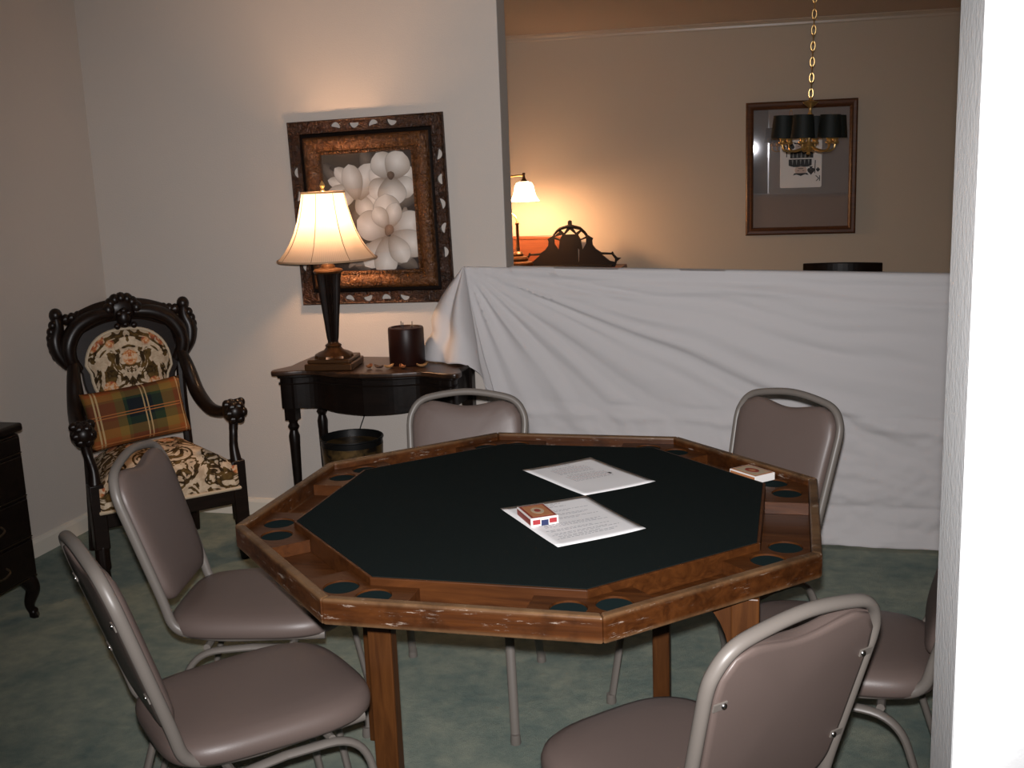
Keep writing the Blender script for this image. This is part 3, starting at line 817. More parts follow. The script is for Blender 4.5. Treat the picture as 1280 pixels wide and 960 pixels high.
# pierced outer border
def bean(cx, cy, ang, l=.022, wd=.0105):
    out = []
    for i in range(18):
        a = 2 * PI * i / 18; x = l * math.cos(a); y = wd * math.sin(a) + .004 * (1 - math.cos(a) ** 2 * 2)
        out.append((cx + x * math.cos(ang) - y * math.sin(ang), cy + x * math.sin(ang) + y * math.cos(ang)))
    return out
OB = .050
for k in range(4):
    hor = k % 2 == 0; L = PW if hor else PH; H = PH if hor else PW
    def tr(s, d): 
        q = H / 2 - d; return ((s, q), (-q, s), (-s, -q), (q, -s))[k]
    outer = [tr(-L / 2, 0), tr(L / 2, 0), tr(L / 2 - OB, OB), tr(-L / 2 + OB, OB)]
    hs = []
    for j in range(5 if not hor else 4):
        s = (j - (2 if not hor else 1.5)) * (.098 if not hor else .082) + (.0 if hor else -.02)
        c = tr(s, .024); hs.append(bean(c[0], c[1], (0, PI / 2, PI, -PI / 2)[k] + (PI if j % 2 else 0) + .25 * ((j % 3) - 1)))
    MB().holed(outer, hs, .006, .020, xf=pxf).build('pierced_border', FRAME_OUT, pc, smooth=False, bevel=.002)
frame_piece(0, 0, [(.066, .008), (.068, .030), (.078, .042), (.098, .047), (.118, .038), (.126, .032), (.128, .036), (.138, .034), (.140, .026), (.140, .012)], 'inner_moulding', FRAME_IN)
frame_piece(0, 0, [(.046, .004), (.050, .014), (.054, .009), (.068, .009)], 'groove', BLACK_WOOD)
frame_piece(0, 0, [(-.001, .003), (-.001, .020), (.003, .024), (.007, .021), (.010, .0195)], 'outer_lip', FRAME_OUT)
bd = MB()
for k in range(4):
    hor = k % 2 == 0; L = (PW if hor else PH) - .27; q = (PH if hor else PW) / 2 - .133
    m_ = int(L / .0135)
    for j in range(m_ + 1):
        s = lerp(-L / 2, L / 2, j / m_); x, y = ((s, q), (-q, s), (-s, -q), (q, -s))[k]
        bd.ball(pxf(Vector((x, y, .036))), .0042, 6, 4)
tag(bd.build('beading', FRAME_IN, pc), kind='stuff')
# the print: flat layers of petals with printed tones
def vcol_mat():
    m = mat('printed_tones', (.5, .5, .5), .7, spec=.2); t = NT(m)
    a = t.n('ShaderNodeVertexColor', layer_name='tone'); t.col(a.outputs['Color']); return m
PRINT = vcol_mat()
CW, CHh = PW - .278, PH - .278
pv, pf_, pcx = [], [], []
LAYER = [0]
def clip(p): return (max(-CW / 2, min(CW / 2, p[0])), max(-CHh / 2, min(CHh / 2, p[1])))
def padd(pts, cols):
    """fan of printed tone: first point is the centre"""
    LAYER[0] += 1; z = .0128 + LAYER[0] * .00004; o_ = len(pv)
    for p in pts: q = clip(p); pv.append(pxf(Vector((q[0], q[1], z))))
    n_ = len(pts) - 1
    for i in range(n_): pf_.append((o_, o_ + 1 + i, o_ + 1 + (i + 1) % n_)); pcx.append((cols[0], cols[1 + i], cols[1 + (i + 1) % n_]))
def petal(cx, cy, ang, l, wd, base=(.26, .19, .14), tip=(.86, .78, .71), edge=(.58, .48, .40), skew=0.0):
    n_ = 12
    def at(u, v):
        x = u * l; y = v * wd * (math.sin(PI * min(1, .04 + .96 * u) ** 1.35) ** .55 if u < 1 else 0) + skew * u * u * l
        return (cx + x * math.cos(ang) - y * math.sin(ang), cy + x * math.sin(ang) + y * math.cos(ang))
    for grow, dk in ((1.03, .55), (1.0, 1.0)):
        us = [.02 + .98 * i / n_ for i in range(n_ + 1)]
        up = [(u, 1) for u in us]; dn = [(u, -1) for u in reversed(us[:-1])]
        pts = [at(.62, .1)]; cols = [tuple(c * dk for c in tip)]
        for u, v in up + dn:
            p = at(min(1, u), v * grow); k = u ** .8
            e = edge if v < 0 else tuple(.5 * (a_ + b_) for a_, b_ in zip(edge, tip))
            pts.append((p[0] + (grow - 1) * .3 * math.cos(ang) * l * u, p[1] + (grow - 1) * .3 * math.sin(ang) * l * u)); cols.append(tuple(lerp(b_, q_, k) * dk for b_, q_ in zip(base, e)))
        padd(pts, cols)
def rectp(x0, y0, x1, y1, c4):
    padd([((x0 + x1) / 2, (y0 + y1) / 2), (x0, y0), (x1, y0), (x1, y1), (x0, y1)], [tuple(sum(c[i] for c in c4) / 4 for i in range(3))] + list(c4))
hx, hy = CW / 2, CHh / 2
rectp(-hx, -hy, hx, hy, [(.05, .035, .028), (.045, .032, .03), (.07, .05, .04), (.12, .085, .06)])
LEAF = dict(base=(.07, .05, .04), tip=(.24, .18, .14), edge=(.10, .075, .06))
for a in ((-.1, .1, 2.3, .14, .03), (.0, .14, 1.6, .12, .03), (-.16, -.08, -.9, .22, .035), (-.12, -.05, .5, .16, .03), (.06, .02, .2, .15, .03), (-.06, -.14, -.3, .24, .03), (.05, -.16, -.5, .16, .03), (-.17, .19, -.3, .16, .02)):
    petal(*a[:5], **LEAF)
for a in ((-.09, -.22, .35, .18, .022), (-.12, -.23, .75, .15, .018), (.05, -.23, 1.1, .12, .018), (.1, -.22, .6, .1, .02)):
    petal(*a, base=(.20, .15, .12), tip=(.50, .42, .36), edge=(.3, .24, .2))
# upper left bloom, seen from the side
for a in ((-.055, .10, 2.85, .13, .026), (-.05, .10, 3.3, .14, .030), (-.06, .10, 2.35, .12, .030), (-.05, .10, -2.55, .12, .032), (-.04, .08, -.55, .10, .035), (-.045, .075, -1.25, .10, .040), (-.05, .05, 1.15, .16, .048), (-.055, .05, 1.75, .15, .045)): petal(*a)
# upper right bloom
for a in ((.10, .125, 2.75, .10, .045), (.10, .125, .25, .11, .045), (.10, .12, -.45, .11, .045), (.10, .12, -2.65, .11, .045), (.10, .13, 2.05, .12, .052), (.10, .13, 1.05, .12, .055), (.10, .14, -1.55, .12, .062)): petal(*a)
petal(.10, .125, 1.5, .035, .016, base=(.10, .06, .04), tip=(.22, .14, .10), edge=(.14, .09, .06))
petal(.10, .005, -1.35, .075, .030); petal(.155, .015, -1.7, .12, .024)
# large lower bloom
for a in ((.078, -.085, 1.62, .155, .060), (.075, -.09, 2.75, .15, .062), (.080, -.09, .30, .16, .060), (.078, -.10, -.38, .17, .055), (.070, -.11, -2.35, .16, .050), (.068, -.10, -1.72, .175, .052), (.08, -.10, -1.05, .13, .045), (.075, -.07, 1.15, .11, .036), (.07, -.07, 2.1, .10, .036)): petal(*a)
petal(.062, -.100, 1.0, .05, .020, base=(.16, .09, .06), tip=(.36, .22, .15), edge=(.22, .13, .09))
me = bpy.data.meshes.new('print'); me.from_pydata(pv, [], pf_)
ca = me.color_attributes.new('tone', 'FLOAT_COLOR', 'CORNER')
li = 0
for f, cs in zip(me.polygons, pcx):
    for c in cs: ca.data[li].color = (*c, 1); li += 1
me.materials.append(PRINT)
po = bpy.data.objects.new('print', me); COL.objects.link(po); po.parent = pc
MB().box((0, -.0065, 0), (PW - .25, .006, PH - .25)).build('backing', DARKINK, pc, smooth=False)
MB().box((0, -.0215, 0), (PW - .276, .002, PH - .276)).build('glass', GLASS, pc, smooth=False)

# ---------------------------------------------------------------- white sheet over the half wall
PIN = Vector((-.765, 1.118))
FOLDS = [(86, 2.0, .012), (79, 2.6, .020), (71.5, 2.0, -.020), (66, 2.2, .016), (59, 2.6, -.018), (52, 2.4, .022), (45.5, 2.0, -.020), (40.5, 1.8, .018), (36, 1.7, -.022), (31.5, 1.8, .014),
         (27.0, 1.2, -.012), (23.0, 1.2, -.014), (20.5, 1.2, .010), (16, 1.5, .008), (12.5, .9, -.010), (9.3, .8, -.010), (6, .9, .006), (4.0, .7, -.007)]
def zt(x): return lerp(1.118, 1.066, max(0, min(1, (x + .765) / 1.85)))
def fold(x, z):
    dx, dz = x - PIN.x, PIN.y - z; r = math.hypot(dx, dz) + 1e-6; ph = math.degrees(math.atan2(dz, max(dx, -.05)))
    ph += 2.2 * mnoise.noise(Vector((x * 2.2, z * 2.2, 3.1)))
    d = 0
    for p, wd, a in FOLDS:
        L_ = .42 + .5 * abs(math.sin(p * 1.7))
        if p < 30: L_ = 1.6
        env = min(1, r / .22) * math.exp(-max(0, r - L_) / .35) * (.6 if r > .9 and p > 30 else 1)
        a *= .65 + 1.1 * mnoise.noise(Vector((r * 3.1, p * .37, 2.0))) + (.5 if p < 25 else 0)
        d += .85 * a * env * math.exp(-((ph - p) / wd) ** 2)
    d += .010 * mnoise.noise(Vector((x * 2.1, z * 3.0, 7))) * min(1, r * 2)
    low = max(0, min(1, (.62 - z) / .2))
    d += low * .010 * mnoise.noise(Vector((x * 9, z * 16, 1.3))) + low * .006 * mnoise.noise(Vector((x * 24, z * 30, 5)))
    d -= .006 * math.exp(-((z - (.545 - .03 * x)) / .008) ** 2) * max(0, min(1, (x + .5) * 3))
    d += .007 * math.exp(-((z - (.50 - .03 * x) - .012 * mnoise.noise(Vector((x * 6, 0, 0)))) / .02) ** 2)
    d -= .007 * math.exp(-((z - .165) / .010) ** 2)
    d += .010 * math.exp(-((z - .045) / .022) ** 2) * (.6 + mnoise.noise(Vector((x * 7, 0, 4))))
    d -= .009 * math.exp(-((zt(x) - .050 - z) / .010) ** 2) * min(1, r * 3)
    d += .007 * math.exp(-((zt(x) - .100 - .03 * mnoise.noise(Vector((x * 1.5, 0, 9))) - z) / .012) ** 2) * min(1, r * 2)
    d += .004 * mnoise.noise(Vector((x * 4, z * 22 + x * 5, 11))) * max(0, min(1, (x - .1) * 2))
    return d
NU, NV = 230, 120
def sheet_pt(u, v):
    x_top = lerp(-.765, 1.75, u); x_bot = lerp(-.66, 1.75, u)
    if v < .07:       # back flap and top
        q = v / .07; x = x_top; z0 = zt(x)
        if x < -.577: return Vector((x, 1.9395, z0 - .10 * (1 - q)))
        if q < .5: return Vector((x, 2.082 + .008 * math.sin(x * 9), lerp(z0 - .55, z0 - .044, q / .5)))
        return Vector((x, lerp(2.078, 1.938, (q - .5) / .5), z0 - .040 * (1 - (q - .5) / .5) ** 1.5 + .004 * math.sin(PI * (q - .5) / .5)))
    q = (v - .07) / .93
    x = lerp(x_top, x_bot, min(1, q * 1.6)); z = lerp(zt(x_top), .012, q)
    toe = .03 * max(0, 1 - z / .10) ** 2
    y = 1.926 - max(-.008, fold(x, z)) - .012 * min(1, q * 5) - toe
    return Vector((x, y, z))
sh_ = thing('bed_sheet', 'white cotton sheet draped over the half wall with folds fanning from its left corner', 'sheet', (0, 0, 0))
o = MB().grid(sheet_pt, NU, NV).build('drape', SHEET, sh_, ang=80, fix=False)
# the corner that spills left over the console
HEM = [Vector(p) for p in ((-.962, 1.885, TZ + .006), (-.915, 1.85, TZ + .006), (-.860, 1.79, TZ + .006), (-.79, 1.735, TZ + .006), (-.725, 1.745, TZ + .010), (-.682, 1.77, .700), (-.655, 1.82, .640), (-.645, 1.885, .600))]
HEMP = catmull(HEM, 10)
def lobe_pt(u, v):
    k = u * (len(HEMP) - 1); i = min(int(k), len(HEMP) - 2); h = HEMP[i].lerp(HEMP[i + 1], k - i)
    p = Vector((-.765, 1.922, 1.116)).lerp(h, v)
    s = math.sin(PI * min(1, v)); 
    p.x += -.045 * s * (1 - u) ** 2 * (1 - .9 * math.exp(-((v - .72) / .10) ** 2))
    p.y -= .035 * s * math.sin(PI * u) 
    amp = .036 * min(1, v * 1.6)
    p.y += amp * math.sin(u * PI * 5.2 + .4 + 1.2 * v) * (1 - .5 * v) 
    p.x += .3 * amp * math.cos(u * PI * 5.2 + 1.5 * v)
    p += Vector((0, .010, 0)) * mnoise.noise(p * 9)
    p.z += .010 * math.sin(u * 14) * v * (1 - v) * 2
    if p.x > -1.5 and p.x < -.70: p.z = max(p.z, TZ + .005)
    p.y = min(p.y, 1.938)
    return p
lb = MB().grid(lobe_pt, 70, 50).build('corner_drape', SHEET, sh_, ang=80, fix=False)
for q in (o, lb):
    md_ = q.modifiers.new('thickness', 'SOLIDIFY'); md_.thickness = .0018; md_.offset = 0

# ---------------------------------------------------------------- papers and card boxes on the table
def paper(name, corners, label, rows):
    a, b, c, d = (Vector((*q, 0)) for q in corners)
    ctr = (a + b + c + d) / 4
    p0 = thing(name, label, 'paper', (ctr.x, ctr.y, TT - .0018), 0, 'printed sheets on the felt')
    def surf(u, v, dz=0.0):
        p = a.lerp(b, u).lerp(d.lerp(c, u), v) - ctr
        e = (2 * u - 1) ** 2 * (2 * v - 1) ** 2
        return Vector((p.x, p.y,   .0012 + .0014 * e + .0010 * math.sin(u * 5 + 1) * math.sin(v * 4) ** 2 + dz))
    o_ = MB().grid(surf, 12, 14).build('sheet', PAPER, p0, ang=80)
    m_ = o_.modifiers.new('s', 'SOLIDIFY'); m_.thickness = .0003; m_.offset = -1
    k = MB(); r_ = MB(); s_ = MB()
    for (v, u0, u1, h, kind) in rows:
        u = u0
        while u < u1:
            l = random.uniform(.02, .06); u2 = min(u1, u + l)
            q = [surf(x, y, .0004) for x, y in ((u, v), (u2, v), (u2, v + h), (u, v + h))]
            (r_ if kind == 'r' else s_ if kind == 'k' else k).add(q, [(0, 1, 2, 3)]); u = u2 + .012
    for mb, m2 in ((k, INK), (r_, REDINK), (s_, DARKINK)):
        if mb.v: tag(mb.build('printed_text', m2, p0, smooth=False), kind='stuff')
    return p0
random.seed(9)
# corner order: top-left, top-right, bottom-right, bottom-left of the page
rows1 = [(.07, .30, .62, .008, 'i')]
for b0, u0, u1 in ((.18, .25, .75), (.43, .25, .80)):
    rows1.append((b0 - .035, u0 + .05, u1 - .1, .008, 'i'))
    for i in range(7): rows1.append((b0 + i * .026, u0, u1, .007, 'r' if i % 3 == 1 else 'i'))
rows1.append((.50, .78, .82, .05, 'k'))
paper('printed_sheet', [(-.096, .242), (.053, .384), (.251, .189), (.104, .05)], 'white printed sheet with two small charts, the farther of the two papers', rows1)
rows2 = [(.08, .36, .64, .009, 'i'), (.115, .36, .56, .009, 'i'), (.15, .36, .66, .009, 'i')]
for i, v in enumerate((.24, .265, .33, .355, .42, .445, .54, .565, .59, .66, .685, .74, .765, .80, .825, .85)):
    rows2.append((v, .14 if i % 3 else .10, (.86, .62, .80, .74)[i % 4], .008, 'i'))
paper('printed_sheet', [(-.068, -.072), (.106, .051), (.278, -.16), (.119, -.304)], 'white sheet of printed rules lying under the red card box', rows2)

def text_mesh(txt, size):
    cu = bpy.data.curves.new('letters', 'FONT'); cu.body = txt; cu.size = size; cu.align_x = 'CENTER'; cu.align_y = 'CENTER'
    o_ = bpy.data.objects.new('letters', cu); COL.objects.link(o_); bpy.context.view_layer.update()
    me_ = bpy.data.meshes.new_from_object(o_.evaluated_get(bpy.context.evaluated_depsgraph_get()))
    vs = [v.co.copy() for v in me_.vertices]; fs = [tuple(p.vertices) for p in me_.polygons]
    bpy.data.objects.remove(o_); return vs, fs
CARDRED = mat('card_box_red', (.26, .035, .020), .45); CARDTAN = mat('card_box_tan', (.42, .17, .07), .5); CARDWHITE = mat('card_box_white', (.78, .75, .72), .5)
CARDCREAM = mat('card_box_cream', (.46, .36, .24), .5); SEAL = mat('blue_stamp', (.02, .03, .10), .5); SIDERED = mat('card_box_side_red', (.36, .03, .035), .45)
def card_box(loc, rz, label, base, band, mid, flap=True):
    t = thing('card_box', label, 'card box', loc, rz, 'playing card boxes on the table')
    L_, W_, H_ = .092, .064, .019
    MB().box((0, 0, H_ / 2), (W_, L_, H_)).build('box', CARDWHITE, t, smooth=False, bevel=.0008)
    MB().box((0, 0, H_ + .0002), (W_ - .006, L_ - .006, .0005)).build('printed_border', band, t, smooth=False)
    MB().box((0, 0, H_ + .0006), (W_ - .016, L_ - .018, .0005)).build('printed_panel', base, t, smooth=False)
    MB().lathe([(.014, H_ + .0008), (.014, H_ + .0012), (1e-6, H_ + .0012)], (0, 0, 0), 24, xf=lambda p: Vector((p.x, p.y * 1.5, p.z))).build('emblem', mid, t, smooth=False)
    MB().lathe([(.007, H_ + .0011), (.007, H_ + .0015), (1e-6, H_ + .0015)], (0, 0, 0), 20, xf=lambda p: Vector((p.x, p.y * 1.5, p.z))).build('emblem_centre', band, t, smooth=False)
    for sx in (-1, 1):
        MB().box((sx * (W_ / 2 + .0002), 0, H_ / 2), (.0005, L_ - .006, H_ - .006)).build('side_print', band, t, smooth=False)
        if flap: MB().box((sx * .019, -L_ / 2 - .0002, H_ / 2), (.017, .0005, .0105)).build('end_print', SIDERED, t, smooth=False)
    if flap: MB().box((0, -L_ / 2 - .0004, .0068), (.0165, .0007, .0125)).build('stamp_seal', SEAL, t, smooth=False)
    return t
card_box((.036, -.137, TT + .0014), R(34), 'red playing card box lying on the nearer printed sheet', CARDTAN, CARDRED, CARDCREAM)
card_box((.474, .312, TT - .0178), R(46), 'tan playing card box resting in the tray at the far right of the table', CARDCREAM, CARDTAN, CARDRED, False)

# ---------------------------------------------------------------- dining room
SBZ = .7455
sb = thing('sideboard', 'dark wooden sideboard behind the sheet, only its lamp-lit top edge showing', 'sideboard', (-1.175, 5.56, 0))
MB().box((0, .03, .41), (.84, .44, .60)).build('body', CARVED, sb, smooth=False, bevel=.006)
MB().box((0, .02, .745 - .0175), (.90, .50, .035)).build('top', RED_WOOD, sb, smooth=False, bevel=.006)
for x in (-.205, .205):
    d_ = MB().box((x, -.198, .41), (.39, .018, .54)).build('door', CARVED, sb, smooth=False, bevel=.004)
    MB().ball((x - math.copysign(.16, x), -.215, .45), .012, 10, 6).build('knob', GOLD, d_)
for x in (-.38, .38):
    for y in (-.15, .21): MB().box((x, y, .055), (.05, .05, .11)).build('leg', CARVED, sb, smooth=False)
wbx = thing('wooden_box', 'reddish brown wooden box standing behind the brass lamp', 'box', (-1.36, 5.795, SBZ))
MB().box((0, 0, .100), (.50, .07, .20)).build('body', RED_WOOD, wbx, smooth=False, bevel=.003)
MB().box((0, 0, .211), (.51, .08, .022)).build('lid', RED_WOOD, wbx, smooth=False, bevel=.003)

dl = thing('desk_lamp', 'lit brass desk lamp with curved arm and white glass bell shade', 'lamp', (-1.457, 5.42, SBZ))
MB().lathe([(.116, 0), (.118, .012), (.112, .026), (.109, .030)], (0, 0, 0), 32).build('plinth', RED_WOOD, dl)
MB().lathe([(.108, .030), (.110, .045), (.100, .062), (.070, .072), (.074, .086), (.066, .100), (.036, .108), (.040, .120), (.030, .135), (.014, .142), (.014, .17)], (0, 0, 0), 32).build('base', OLDGOLD, dl)
MB().lathe([(.011, .165), (.011, .33), (.015, .335), (.015, .345), (.008, .35)], (0, 0, 0), 16).build('stem', OLDGOLD, dl)
arm = catmull([(0, 0, .345), (-.004, 0, .375), (-.03, 0, .405), (-.075, 0, .43), (-.098, 0, .47), (-.102, 0, .56), (-.092, 0, .63), (-.05, 0, .672), (.02, 0, .682), (.060, 0, .680)], 8)
MB().tube(arm, .007, seg=10).build('arm', GOLD, dl)
MB().lathe([(.008, .700), (.012, .692), (.009, .684), (.010, .665), (.016, .652), (.028, .640), (.028, .634)], (.062, 0, 0), 18).build('shade_holder', OLDGOLD, dl)
bell = [(.030, .638), (.056, .628), (.068, .606), (.074, .575), (.080, .548), (.092, .522), (.108, .500), (.106, .498), (.090, .519), (.077, .546), (.071, .575), (.064, .604), (.052, .624)]
MB().lathe(bell, (.062, 0, 0), 48, flute=16, fd=.03).build('glass_shade', MILKGLASS, dl, ang=80)
MB().ball((-.094, -.012, .497), (.022, .018, .030)).build('glowing_knob', MILKGLASS, dl)  # no lamp itself: its glow is added to make a bright white spot
dd = bpy.data.lights.new('desk_lamp_light', 'POINT'); dd.energy = 34.0; dd.color = (1.0, .56, .29); dd.shadow_soft_size = .05
do = bpy.data.objects.new('desk_lamp_light', dd); COL.objects.link(do); do.parent = dl; do.location = (.062, 0, .50)

# pierced ornament
K = .000750
def oz(p): return ((p[0] - 662) * K, (520 - p[1]) * K)
right = [(662, 60), (680, 70), (682, 105), (765, 128), (815, 175), (835, 208), (890, 240), (880, 265), (885, 305), (915, 345), (965, 378), (1065, 385), (1080, 372), (1095, 402), (1125, 432), (1163, 437), (1120, 470), (1104, 520)]
out = [oz(p) for p in right] + [oz((1324 - p[0], p[1])) for p in reversed(right[1:])]
hl = [[(505, 205), (548, 168), (585, 200)], [(572, 156), (632, 140), (602, 186)], [(612, 200), (662, 152), (716, 198)], [(692, 142), (762, 158), (722, 184)],
      [(742, 205), (775, 172), (800, 195), (818, 222), (765, 246)], [(768, 258), (822, 242), (820, 290), (782, 352)], [(975, 402), (1072, 402), (1104, 444), (1100, 474), (1050, 462)], [(735, 330), (752, 350), (745, 470), (738, 470)]]
hl += [[(1324 - x, y) for x, y in h] for h in hl[4:7]]
on = thing('ornate_stand', 'black openwork arched ornament with a finial on the sideboard', 'ornament', (-1.112, 5.63, SBZ + .0))
MB().holed(out, [[oz(p) for p in h] for h in hl], -.011, .011, xf=lambda q: Vector((q.x, -q.z, q.y))).build('fretwork', BLACKMETAL, on, smooth=False, bevel=.002)
MB().box((0, 0.0, .008), (.63, .08, .016)).build('base', BLACKMETAL, on, smooth=False, bevel=.003)
MB().tube(catmull([(-.125, .0, .235), (-.075, -.014, .285), (0, -.018, .300), (.075, -.014, .285), (.125, 0, .235)], 6), .008, seg=8).build('arch_moulding', BLACKMETAL, on)
MB().lathe([(.014, .298), (.018, .308), (.010, .316), (.014, .326), (1e-6, .340)], (0, 0, 0), 12).build('finial', BLACKMETAL, on)

# framed mirror on the dining wall
MWd, MHt = .775, .948
mr = thing('wall_mirror', 'rectangular mirror in a brown wooden frame on the dining room wall', 'mirror', tuple(dw(.020, .002, 1.402)), DA)
def mirror_frame():
    prof = [(0, 0), (0, .022), (.012, .030), (.030, .026), (.040, .030), (.052, .020), (.056, .008), (.056, 0)]
    for k in range(4):
        hor = k % 2 == 0; L = MWd if hor else MHt; H = MHt if hor else MWd; vs = []; n = len(prof)
        for e in (0, 1):
            for d, h in prof:
                s = (-L / 2 + d) if e == 0 else (L / 2 - d); q = H / 2 - d
                x, y = ((s, q), (-q, s), (-s, -q), (q, -s))[k]; vs.append(pxf(Vector((x, y, h))))
        MB().add(vs, [(j, n + j, n + (j + 1) % n, (j + 1) % n) for j in range(n)]).build('frame_rail', MIRROR_WOOD, mr, smooth=False)
mirror_frame()
MB().box((0, -.006, 0), (MWd - .10, .006, MHt - .10)).build('mirror_glass', MIRROR, mr, smooth=False)
# the big playing card hanging on the mirror
KW, KH = .290, .41
kc = thing('playing_card_sign', 'large thick king of spades playing card hung on the wall mirror', 'card', tuple(dw(.020, .040, 1.470)), DA)
def rrect(w_, h_, r_, n=5):
    out = []
    for cx, cy, a0 in ((w_ / 2 - r_, h_ / 2 - r_, 0), (-w_ / 2 + r_, h_ / 2 - r_, PI / 2), (-w_ / 2 + r_, -h_ / 2 + r_, PI), (w_ / 2 - r_, -h_ / 2 + r_, 1.5 * PI)):
        for i in range(n + 1): a = a0 + PI / 2 * i / n; out.append((cx + r_ * math.cos(a), cy + r_ * math.sin(a)))
    return out
MB().prism(rrect(KW, KH, .012), -.028, .0, xf=pxf).build('board', mat('card_edge_tan', (.36, .25, .15), .7), kc, smooth=False)
MB().prism(rrect(KW, KH, .012), .0, .0012, xf=pxf).build('card_face', CARDWHITE, kc, smooth=False)
def spade(cx, cy, s, rot=0):
    pts = []
    for t_ in [2 * PI * i / 32 for i in range(32)]:
        x = 16 * math.sin(t_) ** 3 / 17; y = -(13 * math.cos(t_) - 5 * math.cos(2 * t_) - 2 * math.cos(3 * t_) - math.cos(4 * t_)) / 17
        pts.append((x * .95, y * 1.05))
    o1 = [(x * s, y * s) for x, y in pts]; o2 = [(-.12 * s, -.45 * s), (-.42 * s, -1.12 * s), (.42 * s, -1.12 * s), (.12 * s, -.45 * s)]
    f = lambda p: (cx + p[0] * (-1 if rot else 1), cy + p[1] * (-1 if rot else 1))
    return [f(p) for p in o1], [f(p) for p in o2]
ink = MB()
kv, kf = text_mesh('K', .058)
for sg in (1, -1):
    cx, cy = -sg * (KW / 2 - .026), sg * (KH / 2 - .066)
    ink.add([pxf(Vector((cx + v.x * sg, cy + v.y * sg, .0017))) for v in kv], kf)
    for (x, y, s) in ((-sg * (KW / 2 - .026), sg * (KH / 2 - .122), .015), (-sg * (KW / 2 - .074), sg * (KH / 2 - .116), .029)):
        a, b = spade(x, y, s, sg < 0); ink.prism(a, .0012, .0017, xf=pxf); ink.prism(b, .0012, .0017, xf=pxf)
ink.build('printed_pips', DARKINK, kc, smooth=False)
# court figure: plain two-way half-length king
fig = MB(); skin = MB(); gry = MB()
for sg in (1, -1):
    def P(x, y): return (x * sg, y * sg * .66)
    fig.prism([P(-.075, .006), P(.085, .006), P(.085, .072), P(.05, .088), P(-.05, .088), P(-.075, .072)], .0012, .0018, xf=pxf)
    fig.prism([P(-.045, .155), P(.045, .155), P(.055, .178), P(.03, .168), P(0, .185), P(-.03, .168), P(-.055, .178)], .0012, .0018, xf=pxf)
    fig.prism([P(-.103, .02), P(-.097, .02), P(-.094, .16), P(-.100, .16)], .0012, .0018, xf=pxf)
    skin.prism([P(-.035, .088), P(.035, .088), P(.042, .125), P(.036, .155), P(-.036, .155), P(-.042, .125)], .0012, .0020, xf=pxf)
    for i in range(5): gry.prism([P(-.06 + i * .028, .012), P(-.048 + i * .028, .012), P(-.054 + i * .028, .07)], .0018, .0022, xf=pxf)
    gry.prism([P(-.02, .088), P(.02, .088), P(.0, .075)], .0018, .0022, xf=pxf)
    for sx in (-1, 1): fig.prism([P(sx * .018 - .007, .126), P(sx * .018 + .007, .126), P(sx * .018 + .007, .131), P(sx * .018 - .007, .131)], .0020, .0024, xf=pxf)
    fig.prism([P(-.02, .103), P(.02, .103), P(.014, .110), P(-.014, .110)], .0020, .0024, xf=pxf)
fig.build('printed_figure', DARKINK, kc, smooth=False); skin.build('printed_face', mat('card_face_tone', (.60, .48, .42), .6), kc, smooth=False); gry.build('printed_robe', mat('card_grey', (.24, .24, .23), .6), kc, smooth=False)

# chandelier
cl = thing('chandelier', 'brass chandelier with small black candle shades hanging by a chain', 'chandelier', (.580, 4.3, 1.50), rot=(0, R(1.6), 0))
MB().lathe([(1e-6, .0), (.012, .006), (.008, .016), (.026, .030), (.034, .048), (.026, .066), (.014, .074), (.010, .09), (.010, .14), (.018, .15), (.010, .16), (.008, .20), (.014, .215), (.020, .222), (.012, .232), (.008, .24), (.008, .262), (.040, .288), (.046, .296), (.020, .302), (.008, .31), (.006, .325)], (0, 0, 0), 20).build('body', GOLD, cl)
for k in range(6):
    a = k * PI / 3 + .30; c, s = math.cos(a), math.sin(a)
    pth = catmull([(.025 * c, .025 * s, .045), (.06 * c, .06 * s, .030), (.11 * c, .11 * s, .022), (.145 * c, .145 * s, .036), (.152 * c, .152 * s, .062)], 6)
    am = MB().tube(pth, .006, seg=8).build('arm', GOLD, cl)
    MB().lathe([(.008, .060), (.022, .068), (.024, .074), (.014, .078), (.016, .088), (.020, .094), (.012, .100)], (.152 * c, .152 * s, 0), 14).build('candle_cup', GOLD, am)
    MB().lathe([(.010, .098), (.010, .150), (.014, .17), (.011, .19), (1e-6, .205)], (.152 * c, .152 * s, 0), 10).build('candle_bulb', mat('candle_tube', (.55, .48, .38), .5) if k == 0 else bpy.data.materials['candle_tube'], am)
    MB().lathe([(.067, .096), (.055, .222), (.0535, .222), (.0655, .096)], (.152 * c, .152 * s, 0), 24).build('candle_shade', BLACKSHADE, am)
z = .325; i = 0
lk = None
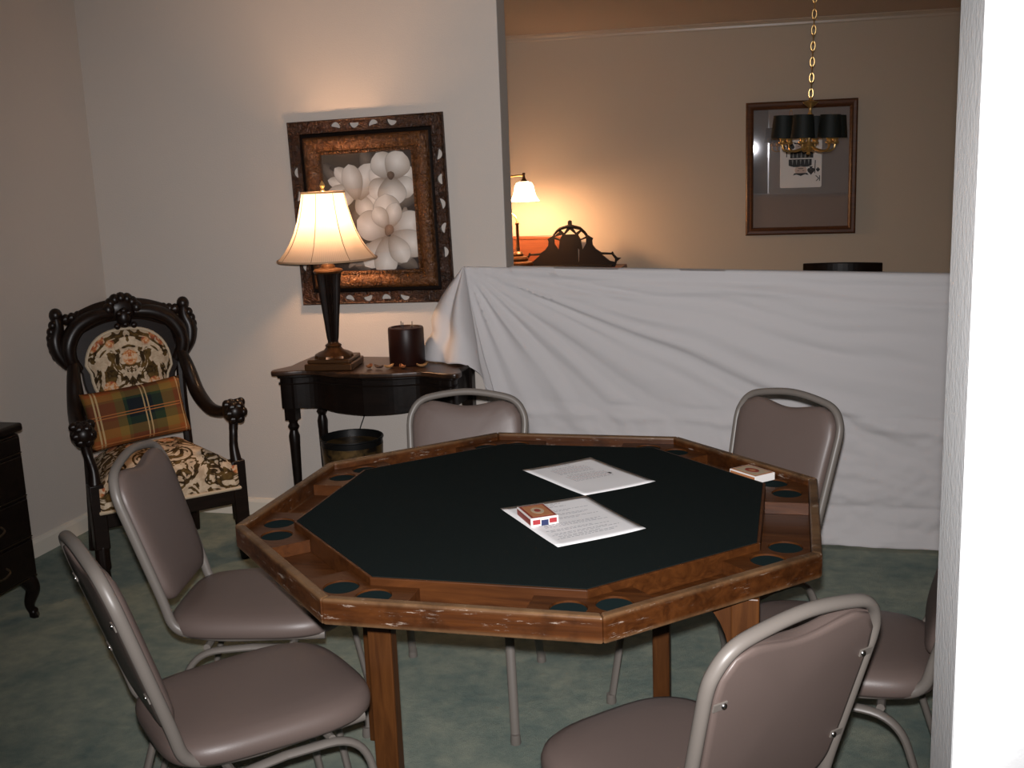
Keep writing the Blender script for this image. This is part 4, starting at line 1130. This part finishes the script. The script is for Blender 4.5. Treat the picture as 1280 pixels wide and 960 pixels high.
while 1.50 + z < CZ - .045:
    pts = []
    for q in range(14):
        a = 2 * PI * q / 14; x = .0115 * math.cos(a); zz = .025 * math.sin(a)
        pts.append((x, 0, z + .018 + zz) if i % 2 == 0 else (0, x, z + .018 + zz))
    MB().tube(pts, .0032, seg=6, closed=True, up=(0, 1, 0) if i % 2 == 0 else (1, 0, 0)).build('chain_link', GOLD, cl)
    z += .043; i += 1
MB().lathe([(.055, CZ - 1.50 - .004), (.052, CZ - 1.5 - .014), (.02, CZ - 1.5 - .03), (.006, CZ - 1.5 - .04)], (0, 0, 0), 20).build('ceiling_rose', GOLD, cl)

# low captain's chair in the dining room
dc = thing('captain_chair', 'dark wooden chair in the dining room, only its curved top rail showing above the sheet', 'chair', (.795, 4.86, 0))
for sx in (-1, 1):
    MB().tube(catmull([(sx * .20, -.04, 0), (sx * .195, .0, .46)], 5), .018, seg=8).build('leg', CARVED, dc)
    MB().tube([(sx * .20, .42, 0), (sx * .195, .40, .46)], .018, seg=8).build('leg', CARVED, dc)
    MB().tube([(sx * .245, .34, .48), (sx * .262, .34, .71)], .012, seg=8).build('arm_spindle', CARVED, dc)
rp = catmull([(-.262, .36, .718), (-.262, .15, .718), (-.235, .02, .722), (-.12, -.065, .726), (.12, -.065, .726), (.235, .02, .722), (.262, .15, .718), (.262, .36, .718)], 8)
MB().tube(rp, .030, .013, seg=10).build('arm_rail', CARVED, dc)
n = 16; vs = []
for i in range(n + 1):
    t_ = 2 * i / n - 1; x = t_ * .240; y = -.070 + .075 * t_ * t_; zt_ = .824 + .012 * (1 - t_ * t_)
    vs += [Vector((x, y - .012, .73)), Vector((x, y + .012, .73)), Vector((x, y + .012, zt_)), Vector((x, y - .012, zt_))]
MB().add(vs, [(i * 4 + j, (i + 1) * 4 + j, (i + 1) * 4 + (j + 1) % 4, i * 4 + (j + 1) % 4) for i in range(n) for j in range(4)] + [(0, 1, 2, 3), (n * 4 + 3, n * 4 + 2, n * 4 + 1, n * 4)]).build('top_rail', CARVED, dc, smooth=False, bevel=.005)
for i in range(7):
    t_ = (i - 3) / 3; MB().tube([(t_ * .17, .0 - .02 + .05 * t_ * t_, .48), (t_ * .195, -.055 + .06 * t_ * t_, .72)], .009, seg=8).build('back_spindle', CARVED, dc)
MB().box((0, .19, .478), (.50, .46, .035)).build('seat', CARVED, dc, smooth=False, bevel=.012)
